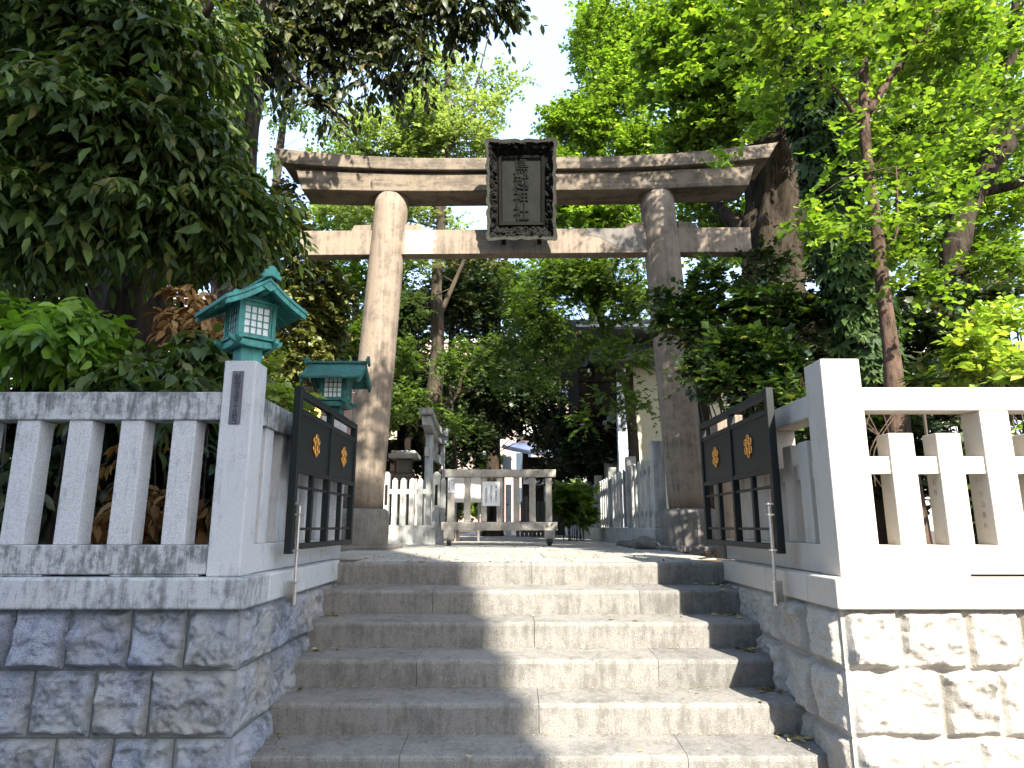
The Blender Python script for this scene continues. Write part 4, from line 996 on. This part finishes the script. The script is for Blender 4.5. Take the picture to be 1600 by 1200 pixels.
# far left-of-centre bright greens between column and bronze tree
ginkgo('broadleaf_tree', 'mid green tree between the bronze-leaved tree and the left column', [(560, 640, 17), (556, 480, 17), (552, 300, 17)], .2, .06, [(545, 430, 16.5, 40, 70, 1, 420), (560, 540, 17, 50, 60, 1, 420), (530, 340, 16.5, 60, 30, 1, 260), (600, 330, 17, 60, 30, 1, 200), (520, 260, 17, 50, 30, 1, 160)], 'leaf_ginkgo', 'bark_grey', .10, seed=5, tw=50)
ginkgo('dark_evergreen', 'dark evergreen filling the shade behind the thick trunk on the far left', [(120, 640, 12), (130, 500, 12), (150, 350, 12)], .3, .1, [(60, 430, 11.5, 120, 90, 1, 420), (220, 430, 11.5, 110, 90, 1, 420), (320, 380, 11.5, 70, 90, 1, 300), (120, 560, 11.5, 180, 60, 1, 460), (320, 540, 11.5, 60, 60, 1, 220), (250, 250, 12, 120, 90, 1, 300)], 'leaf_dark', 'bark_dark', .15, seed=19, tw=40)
# --- dark evergreens in the middle distance
ginkgo('dark_evergreen', 'dark evergreen mass left of the centre trunk', [(628, 760, 19), (625, 600, 19), (620, 450, 19)], .25, .06, [(620, 470, 18.5, 50, 60, 1.2, 600), (640, 600, 18.5, 60, 60, 1.2, 650), (600, 560, 19, 50, 70, 1.2, 380), (700, 480, 19.5, 50, 70, 1.2, 420), (640, 680, 18.8, 50, 40, 1, 300)], 'leaf_dark', 'bark_dark', .13, seed=8, tw=40)
ginkgo('dark_evergreen', 'large dark evergreen right of the centre trunk above the barrier', [(770, 760, 20), (765, 600, 20), (760, 440, 20)], .3, .08, [(750, 470, 19.5, 60, 70, 1.5, 800), (740, 590, 19, 80, 70, 1.5, 1000), (800, 600, 19.5, 50, 60, 1.4, 460), (730, 690, 18.5, 50, 40, 1, 480), (840, 640, 20, 60, 45, 1.2, 460), (790, 650, 19.5, 45, 30, 1, 260), (885, 650, 20, 50, 50, 1.2, 380), (700, 640, 18, 25, 80, .8, 260)], 'leaf_dark', 'bark_dark', .12, seed=12, tw=60)
ginkgo('olive_tree', 'olive and grey leaved treetop above the large dark evergreen', [(775, 700, 22), (778, 520, 22), (780, 420, 22)], .2, .06, [(770, 430, 21, 50, 35, 1, 360), (790, 470, 21.5, 40, 50, 1, 300), (730, 415, 21, 40, 30, 1, 240)], 'leaf_gold', 'bark_grey', .11, seed=14, tw=20)
ginkgo('leaning_tree', 'thin leaning tree seen beyond the barrier right of centre', [(872, 760, 22), (864, 640, 22), (855, 560, 22), (850, 480, 22)], .16, .05, [(850, 520, 21.5, 50, 45, 1, 260), (820, 470, 21, 30, 50, 1, 160), (850, 590, 21.5, 40, 25, 1, 90)], 'leaf_maple', 'bark_grey', .11, limbs=((.05, .02, [(858, 650, 22), (838, 625, 22), (822, 600, 22)]),), seed=16, tw=30)
ginkgo('dark_evergreen', 'wide dark evergreen closing the view behind the middle of the gate', [(700, 760, 27), (705, 600, 27), (705, 450, 27)], .3, .1, [(620, 500, 26, 80, 90, 2, 700), (720, 470, 26, 80, 80, 2, 700), (800, 560, 27, 70, 80, 2, 600), (650, 620, 26, 90, 80, 2, 700), (740, 640, 25, 80, 60, 1.5, 600), (880, 600, 26, 60, 80, 2, 500), (560, 600, 27, 80, 100, 2, 500), (480, 560, 27, 90, 100, 2, 460), (860, 690, 25, 40, 26, 1, 200), (920, 560, 27, 60, 60, 2, 300)], 'leaf_dark', 'bark_dark', .20, seed=18, tw=30)
# --- maple-like greens in front of the storehouse
ginkgo('maple_tree', 'bright green maple spreading in front of the storehouse roof', [(985, 640, 11.4), (960, 560, 11.6), (930, 480, 11.8), (905, 420, 12)], .09, .03,
    [(900, 435, 11.8, 90, 36, 1.2, 560), (845, 490, 11.8, 50, 40, 1, 280), (960, 430, 11.4, 60, 40, 1, 380), (860, 545, 12.2, 46, 26, .8, 110), (985, 480, 11.2, 30, 30, .8, 120), (840, 580, 12, 36, 24, .8, 70), (975, 540, 10.6, 26, 8, .4, 16), (905, 548, 11.4, 46, 18, .5, 60), (935, 500, 11.2, 40, 16, .5, 50), (965, 618, 10.4, 36, 16, .4, 34), (925, 655, 10.4, 24, 16, .4, 20), (1000, 640, 10.6, 30, 14, .4, 28), (810, 440, 12.6, 30, 40, .8, 120), (985, 560, 10.6, 40, 30, .5, 60)],
    'leaf_maple', 'bark_grey', .085, shape='star', k=8, tl=.36, limbs=((.04, .015, [(960, 560, 11.6), (900, 520, 11.6), (840, 500, 11.8)]),), seed=21, tw=70, twr=.008, droop=.5, up=.15, width=.85)
ginkgo('maple_tree', 'light green young maple leaves spreading round the centre trunk', [(712, 760, 13.2), (708, 660, 13.2), (700, 580, 13.2)], .05, .02,
    [(630, 560, 13, 34, 26, .5, 100), (640, 625, 12.8, 34, 26, .5, 100), (690, 560, 12.6, 24, 24, .4, 46), (730, 560, 13, 40, 20, .5, 80), (780, 545, 13, 40, 18, .5, 70), (720, 665, 13, 30, 16, .4, 34), (620, 650, 12.6, 20, 16, .3, 28), (760, 600, 13.4, 50, 16, .5, 40)], 'leaf_maple', 'bark_grey', .085, shape='star', k=8, tl=.34, seed=23, tw=40, twr=.006, droop=.4, up=.15, width=.85)
# --- right: the great ginkgos
ginkgo('ginkgo_tree', 'tall distant ginkgo with dense bright leaves right of the plaque', [(930, 640, 19), (935, 400, 19), (938, 200, 19), (940, 60, 19), (940, -120, 19)], .30, .12,
    [(930, 60, 18.5, 45, 90, 1.5, 900), (900, 200, 18, 60, 50, 1.5, 900), (960, 150, 18, 60, 90, 1.5, 1100), (1010, 60, 18, 70, 80, 1.5, 1000), (900, 330, 17.5, 60, 50, 1.3, 700), (960, 340, 17.5, 70, 50, 1.3, 800), (1000, 240, 17.5, 70, 60, 1.4, 900), (880, 260, 18, 40, 30, 1, 260), (1090, 100, 18, 60, 100, 1.5, 700), (860, 420, 17.5, 50, 40, 1, 330)],
    'leaf_ginkgo', 'bark_ginkgo', .11, seed=41, tw=90, twr=.02, droop=.4)
ginkgo('ginkgo_tree', 'huge old ginkgo with massive dark furrowed trunk at the right end of the lintel', [(1208, 520, 10.8), (1210, 430, 10.8), (1214, 330, 10.8), (1212, 220, 10.8), (1195, 120, 10.8), (1190, 0, 10.8), (1185, -120, 10.8)], .62, .26,
    [(1100, 150, 9.8, 70, 60, 1, 430), (1150, 60, 9.4, 80, 70, 1, 480), (1060, 60, 10.2, 60, 60, 1, 360), (1160, 190, 9.6, 60, 35, .8, 260), (1090, 215, 10.4, 60, 26, .6, 260), (1240, 110, 9.2, 60, 80, .8, 260), (1110, 330, 12.5, 50, 40, .8, 280), (1170, 350, 12.8, 40, 40, .8, 160), (1260, 380, 12.5, 30, 50, .8, 130), (1030, 120, 10.4, 40, 60, .8, 160)],
    'leaf_ginkgo', 'bark_old', .095, shape='fan', k=9, tl=.34, limbs=((.16, .06, [(1205, 400, 10.8), (1150, 350, 11), (1115, 315, 11.4), (1090, 270, 11.6)]), (.10, .04, [(1200, 370, 10.8), (1160, 345, 11.6), (1120, 330, 12)]), (.10, .03, [(1200, 160, 10.8), (1150, 110, 10.4), (1080, 60, 10)]), (.10, .03, [(1195, 90, 10.8), (1240, 20, 10.2), (1290, -50, 10)])), seed=51, tw=110, twr=.012, rough=.4, flute=.10, width=1.05, flare=.22)
# ivy-clad tree
ivp = [(1362, 600, 6.2), (1345, 480, 6.2), (1312, 360, 6.2), (1285, 240, 6.2), (1262, 120, 6.2), (1250, 0, 6.2), (1248, -120, 6.2)]
T = ginkgo('ivy_clad_tree', 'tree leaning left with its trunk wrapped in ivy behind the right corner pillar', ivp, .20, .12,
    [(1330, 30, 6.1, 80, 60, .5, 110), (1400, 120, 6.3, 60, 70, .5, 80), (1230, 40, 6.2, 50, 60, .5, 70), (1220, 170, 6.5, 30, 40, .4, 40)], 'leaf_ginkgo', 'bark_grey', .062, shape='fan', k=9, tl=.3, seed=61, tw=60, twr=.006, width=1.05)
c = curve_pts([at(*p) for p in ivp], 12); n = 2600; i = rng.integers(0, len(c) - 1, n); cc = np.array([tuple(p) for p in c])
f_ = rng.random((n, 1)); th = rng.random(n) * 2 * np.pi; rad = np.where(cc[i, 2] < 3.2, .235, .18) + rng.random(n) * .05
o_ = np.stack([np.cos(th), np.sin(th), np.zeros(n)], 1); p_ = cc[i] * (1 - f_) + cc[i + 1] * f_ + o_ * rad[:, None]
t_ = thing('ivy', 'dark green ivy hanging in overlapping leaves round the leaning trunk', 'ivy', (cc[0][0], cc[0][1], 0))
leaf_mesh('leaves', p_, o_ * .35 + np.array([0, 0, -1.0]) + rng.normal(size=(n, 3)) * .18, o_ + rng.normal(size=(n, 3)) * .2, .10 + .05 * rng.random(n), 'leaf_ivy', 'star', t_, 1.25)
tb = MB()
for k in range(5):
    q = [Vector(tuple(cc[j])) + Vector((math.cos(j * .22 + k * 1.3), math.sin(j * .22 + k * 1.3), 0)) * .2 for j in range(0, len(cc), 3)]; tb.tube(q, .009, 5)
tb.build('vine', 'twig', t_, world=True)
# slender foreground ginkgo
ginkgo('ginkgo_sapling', 'slender reddish-barked young ginkgo forking high above the sunlit fence', [(1402, 640, 5.1), (1392, 540, 5.1), (1380, 450, 5.1), (1368, 340, 5.1), (1352, 220, 5.1), (1350, 120, 5.1), (1345, 0, 5.1), (1340, -150, 5.1)], .062, .035,
    [(1310, 110, 4.9, 70, 70, .5, 70), (1450, 40, 4.9, 90, 50, .6, 130), (1540, 90, 5.0, 70, 90, .6, 120), (1180, 60, 5.2, 60, 60, .4, 46), (1450, 220, 5.1, 80, 50, .5, 60), (1430, 300, 5.2, 60, 50, .4, 32), (1320, 270, 5.0, 40, 50, .4, 20), (1430, 430, 5.0, 36, 50, .3, 44), (1350, 350, 4.9, 40, 30, .3, 26), (1250, 330, 4.9, 26, 40, .2, 18), (1225, 120, 5.0, 60, 60, .4, 60), (1150, 255, 5.6, 20, 14, .15, 7), (1450, 350, 5.2, 50, 40, .4, 40), (1280, 380, 4.8, 50, 20, .2, 14)],
    'leaf_ginkgo', 'bark_thin', .055, shape='fan', k=9, tl=.3, limbs=((.035, .015, [(1356, 175, 5.1), (1400, 110, 5.1), (1440, 60, 5.1), (1500, -40, 5)]), (.012, .006, [(1378, 390, 5.1), (1400, 370, 5.0), (1402, 310, 5.0), (1400, 260, 5)]), (.02, .008, [(1352, 200, 5.1), (1290, 120, 5.0), (1230, 60, 5.0)])), seed=71, tw=90, twr=.004, width=1.05,
    extra=[((3.6, 4.9, 7.4), (1.4, 1.5, 1.0), 330), ((2.9, 5.2, 7.9), (1.1, 1.2, .9), 230), ((4.6, 4.0, 8.2), (1.2, 1.2, .9), 160), ((2.0, 5.6, 8.3), (1.0, .9, .7), 110), ((3.4, 6.2, 6.9), (.9, .8, .7), 150), ((3.3, 4.6, 5.6), (.8, .8, .8), 230), ((3.7, 5.2, 4.9), (.6, .7, .5), 90), ((2.6, 3.4, 6.4), (1.2, 1.2, .8), 330), ((2.2, 2.0, 7.0), (1.9, 1.2, .7), 560), ((1.7, 3.0, 7.2), (1.0, 1.0, .6), 110), ((3.9, 5.8, 3.6), (.5, .5, .5), 50), ((.5, 2.3, 6.7), (1.0, 1.0, .7), 230), ((-.5, 2.0, 7.2), (.8, .8, .5), 60)])  # unseen leaf clumps added overhead to shade the torii, barrier and path
# background broadleaf and slanted tree on the far right
ginkgo('broadleaf_tree', 'dark slanting trunk with two forks and bright leaves at the right edge', [(1490, 440, 8.6), (1497, 380, 8.6), (1515, 320, 8.6), (1545, 260, 8.6), (1578, 215, 8.6), (1640, 120, 8.6), (1700, 0, 8.6)], .19, .12,
    [(1480, 130, 9.4, 80, 80, 1, 600), (1400, 200, 9.6, 60, 80, 1, 480), (1580, 180, 8.0, 40, 80, .4, 120), (1560, 420, 8.2, 60, 26, .4, 110), (1540, 220, 9.4, 80, 60, .8, 300), (1460, 300, 9.6, 70, 60, .9, 320), (1560, 340, 9.4, 60, 50, .8, 240), (1400, 360, 10, 50, 60, .8, 230), (1570, 60, 9.2, 60, 80, .8, 320), (1480, 400, 10, 70, 30, .8, 200), (1330, 250, 10.5, 50, 80, .8, 200), (1420, 50, 9.6, 80, 60, 1, 260)],
    'leaf_ginkgo', 'bark_old', .085, limbs=((.12, .07, [(1540, 268, 8.6), (1560, 180, 8.7), (1580, 90, 8.8), (1595, -40, 8.8)]), (.09, .05, [(1530, 300, 8.6), (1580, 290, 8.4), (1640, 260, 8.2)])), seed=81, tw=80, twr=.01, flare=0)
ginkgo('broadleaf_tree', 'distant bright foliage closing the view behind the right trunks', [(1330, 600, 15), (1330, 400, 15), (1335, 200, 15), (1340, 0, 15)], .3, .15,
    [(1250, 200, 15, 80, 100, 1.5, 800), (1400, 200, 15, 120, 110, 1.5, 1000), (1550, 250, 15, 100, 110, 1.5, 800), (1300, 60, 15, 100, 80, 1.5, 520), (1480, 60, 15, 120, 90, 1.5, 620), (1350, 380, 15, 120, 60, 1.2, 520), (1540, 420, 15, 90, 60, 1.2, 420), (1140, 380, 15.5, 80, 40, 1, 360)],
    'leaf_ginkgo', 'bark_grey', .13, seed=91, tw=50, twr=.02)
# --- shrubs on the right bank
kc = dict(shape='simple', k=9, tl=.20, L=.078, droop=.15, up=.5, spread=.9, width=1.25)
shrub('camellia_shrub', 'large glossy dark green camellia in front of the right column', (2.6, 6.9, 0), [(1090, 500, 6.8, 50, 36, .4, 170), (1140, 550, 6.4, 46, 40, .4, 240), (1190, 490, 6.6, 60, 46, .5, 260), (1200, 570, 6.0, 60, 36, .4, 250), (1150, 600, 6.0, 34, 22, .3, 110), (1250, 500, 6.6, 40, 50, .5, 160), (1062, 505, 7.0, 34, 26, .3, 90), (1100, 590, 6.4, 30, 20, .3, 50), (1110, 450, 6.9, 36, 20, .4, 60), (1020, 480, 7.2, 22, 12, .3, 20), (1225, 625, 5.8, 30, 24, .3, 70), (1126, 632, 6.2, 16, 10, .2, 14)], 'leaf_shrub', stems=40, twr=.008, **kc)
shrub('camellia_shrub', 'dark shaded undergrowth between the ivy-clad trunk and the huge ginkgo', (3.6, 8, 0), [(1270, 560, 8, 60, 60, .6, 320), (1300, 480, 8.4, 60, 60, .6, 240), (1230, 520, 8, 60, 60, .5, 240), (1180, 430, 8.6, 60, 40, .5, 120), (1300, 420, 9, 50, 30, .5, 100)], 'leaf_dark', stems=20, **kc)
shrub('dark_shrub', 'dark undergrowth behind the right fence between the trunks', (4.4, 6.8, 0), [(1450, 540, 6.6, 60, 60, .5, 300), (1530, 490, 7, 80, 50, .5, 360), (1430, 470, 7.4, 60, 40, .5, 160), (1440, 640, 6, 70, 60, .4, 300), (1560, 620, 6.2, 70, 60, .4, 300), (1400, 740, 5.6, 80, 80, .4, 300), (1540, 760, 5.6, 90, 80, .4, 330), (1250, 720, 6, 60, 70, .4, 260)], 'leaf_dark', stems=30, **kc)
shrub('yellow_green_shrub', 'brightly sunlit yellow-green shrub above the right fence rail', (3.4, 4.5, 0), [(1555, 560, 4.5, 55, 40, .25, 150), (1520, 530, 4.7, 30, 30, .2, 50), (1580, 500, 4.7, 30, 24, .2, 46), (1590, 590, 4.2, 40, 18, .15, 50), (1570, 690, 4.6, 40, 20, .2, 30)], 'leaf_lit', stems=14, **dict(kc, L=.062, tl=.16))
shrub('dark_shrub', 'dim shaded undergrowth beside the storehouse beyond the right fence', (2.5, 16, 0), [(900, 720, 17, 45, 30, .8, 380), (940, 700, 16, 50, 40, .8, 330), (880, 690, 18, 50, 40, .8, 300), (870, 740, 18, 40, 24, .6, 160)], 'leaf_dark', stems=16, **dict(kc, L=.11, tl=.3))
shrub('fatsia_shrub', 'leafy bright shrub at the far end of the right picket fence', (at(895, 825, 13.8).x, 13.8, 0), [(895, 795, 13.8, 30, 26, .35, 130), (880, 780, 14, 16, 12, .2, 26), (905, 770, 14, 20, 12, .2, 30)], 'leaf_maple', stems=12, shape='star', k=7, tl=.22, L=.16, droop=.5, up=.4)
shrub('azalea_shrub', 'small shrub with pink flowers beyond the barrier', (at(878, 800, 18).x, 18, 0), [(875, 750, 18, 18, 12, .3, 22)], 'petal', stems=4, shape='simple', k=3, tl=.2, L=.07, droop=.1, up=.4)
shrub('sunlit_shrub', 'sunlit yellow-green shrub glowing beyond the barrier', (at(755, 800, 23).x, 23, 0), [(762, 730, 23, 26, 14, .6, 180), (755, 790, 22, 30, 24, .5, 240), (730, 800, 21, 20, 20, .4, 90)], 'leaf_lit', stems=12, **dict(kc, L=.13, tl=.3))
shrub('dark_shrub', 'dark shrub behind the left picket fence', (at(640, 800, 16).x, 16, 0), [(640, 720, 16, 50, 40, .6, 330), (700, 760, 17, 30, 50, .6, 220), (580, 700, 16, 40, 50, .6, 200)], 'leaf_dark', stems=16, **dict(kc, L=.11, tl=.3))
# rosette plant behind the right fence
rp = at(1437, 596, 4.6); t_ = thing('rosette_plant', 'rosette of long glossy leaves peeping over the right fence rail', 'plant', (rp.x, rp.y, 0))
n = 15; th = np.arange(n) * 2.4; o_ = np.stack([np.cos(th), np.sin(th), .25 + .5 * (np.arange(n) % 3) / 2], 1)
leaf_mesh('leaves', np.array([tuple(rp)] * n), o_, np.array([[0, 0, 1.0]] * n) + rng.normal(size=(n, 3)) * .1, np.full(n, .15), 'leaf_shrub', 'long', t_, .55)
MB().tube([(rp.x, rp.y, 0), tuple(rp)], .012, 6).build('stem', 'twig', t_, world=True)
# thin dry stems behind the right fence
dt = MB(); rs = random.Random(5)
for i in range(9):
    u = 1350 + i * 9; a = at(u, 760, 4.5); dt.tube(curve_pts([a, a + Vector((rs.uniform(-.1, .1), .05, .25)), a + Vector((rs.uniform(-.3, .3), .1, .5))], 4), .004, 4)
tag(dt.build('dry_twigs', 'bark_thin'), 'thin dry reddish twigs in the first gap of the right fence', 'twigs')
# --- fallen leaves and petals
def litter(name, label, spots, mat, L, shape='simple', z=.006):
    P = np.array(spots); n = len(P); d = rng.normal(size=(n, 3)); d[:, 2] *= .12
    o = leaf_mesh(name, P + np.array([0, 0, z]), d, np.array([[0, 0, 1.0]]) + rng.normal(size=(n, 3)) * .35, L * (.5 + rng.random(n)), mat, shape, None, .9); tag(o, label, 'leaves', kind='stuff')
sp = []
for k in range(8):
    y0 = YT - TR * k
    for _ in range(26):
        e_ = abs(rng.normal()) * .07; side_ = rng.random()
        x = (W1 - .02 - e_) if side_ < .6 else ((W0 + .03 + e_) if side_ < .82 else rng.uniform(W0, W1))
        sp.append((x, y0 + TR - .012 - abs(rng.normal()) * .05 if side_ < .82 else y0 + rng.random() * TR, .02 - RIS * k - (.0 if side_ > .82 else -.012)))
litter('fallen_leaves', 'dry yellow leaves gathered in the corners of the steps', sp, 'leaf_litter', .048)
sp = []
for k in range(8):
    for _ in range(170): sp.append((rng.uniform(W0, W1), YT - TR * k + TR - .006 - abs(rng.normal()) * .012 - (rng.random() < .2) * rng.random() * .25, .034 - RIS * k))
litter('fallen_petals', 'fine pale flower bits along the foot of each riser', sp, 'leaf_litter', .013)
sp = [(rng.uniform(-1.3, 1.6), YT + .03 + abs(rng.normal()) * 2.2, 0) for _ in range(900)]
litter('fallen_petals', 'tiny pale yellow flower bits scattered on the landing', sp, 'leaf_litter', .020)
sp = [(s_ * rng.uniform(1.9, 6), rng.uniform(3.85, 9), -.012) for s_ in (-1, 1) for _ in range(900)]
litter('fallen_leaves', 'brown leaf litter on the soil behind the fences', sp, 'leaf_brown', .09, 'long', .01)

# --- groups for things of one kind
GR = {'metal_gate': 'open gate leaves beside the steps', 'bronze_lantern': 'green bronze lanterns on the left fence posts', 'retaining_wall': 'rock-faced walls flanking the steps',
      'stone_fence': 'granite fences flanking the steps', 'notice_sign': 'notices fixed to the barrier', 'ginkgo_tree': 'ginkgo trees in the grounds', 'broadleaf_tree': 'broadleaf trees in the grounds',
      'dark_evergreen': 'dark evergreens in the grounds', 'maple_tree': 'maples behind the gate', 'evergreen_shrub': 'shrubs above the left fence', 'dark_shrub': 'dark shrubs behind the fences',
      'withered_shrub': 'withered shrubs behind the left fence', 'camellia_shrub': 'camellias on the right bank', 'picket_fence': 'picket fences inside the grounds', 'office_block': 'city blocks beyond the grounds'}
for o in COL.objects:
    b = o.name.split('.')[0]
    if o.parent is None and b in GR: o['group'] = GR[b]
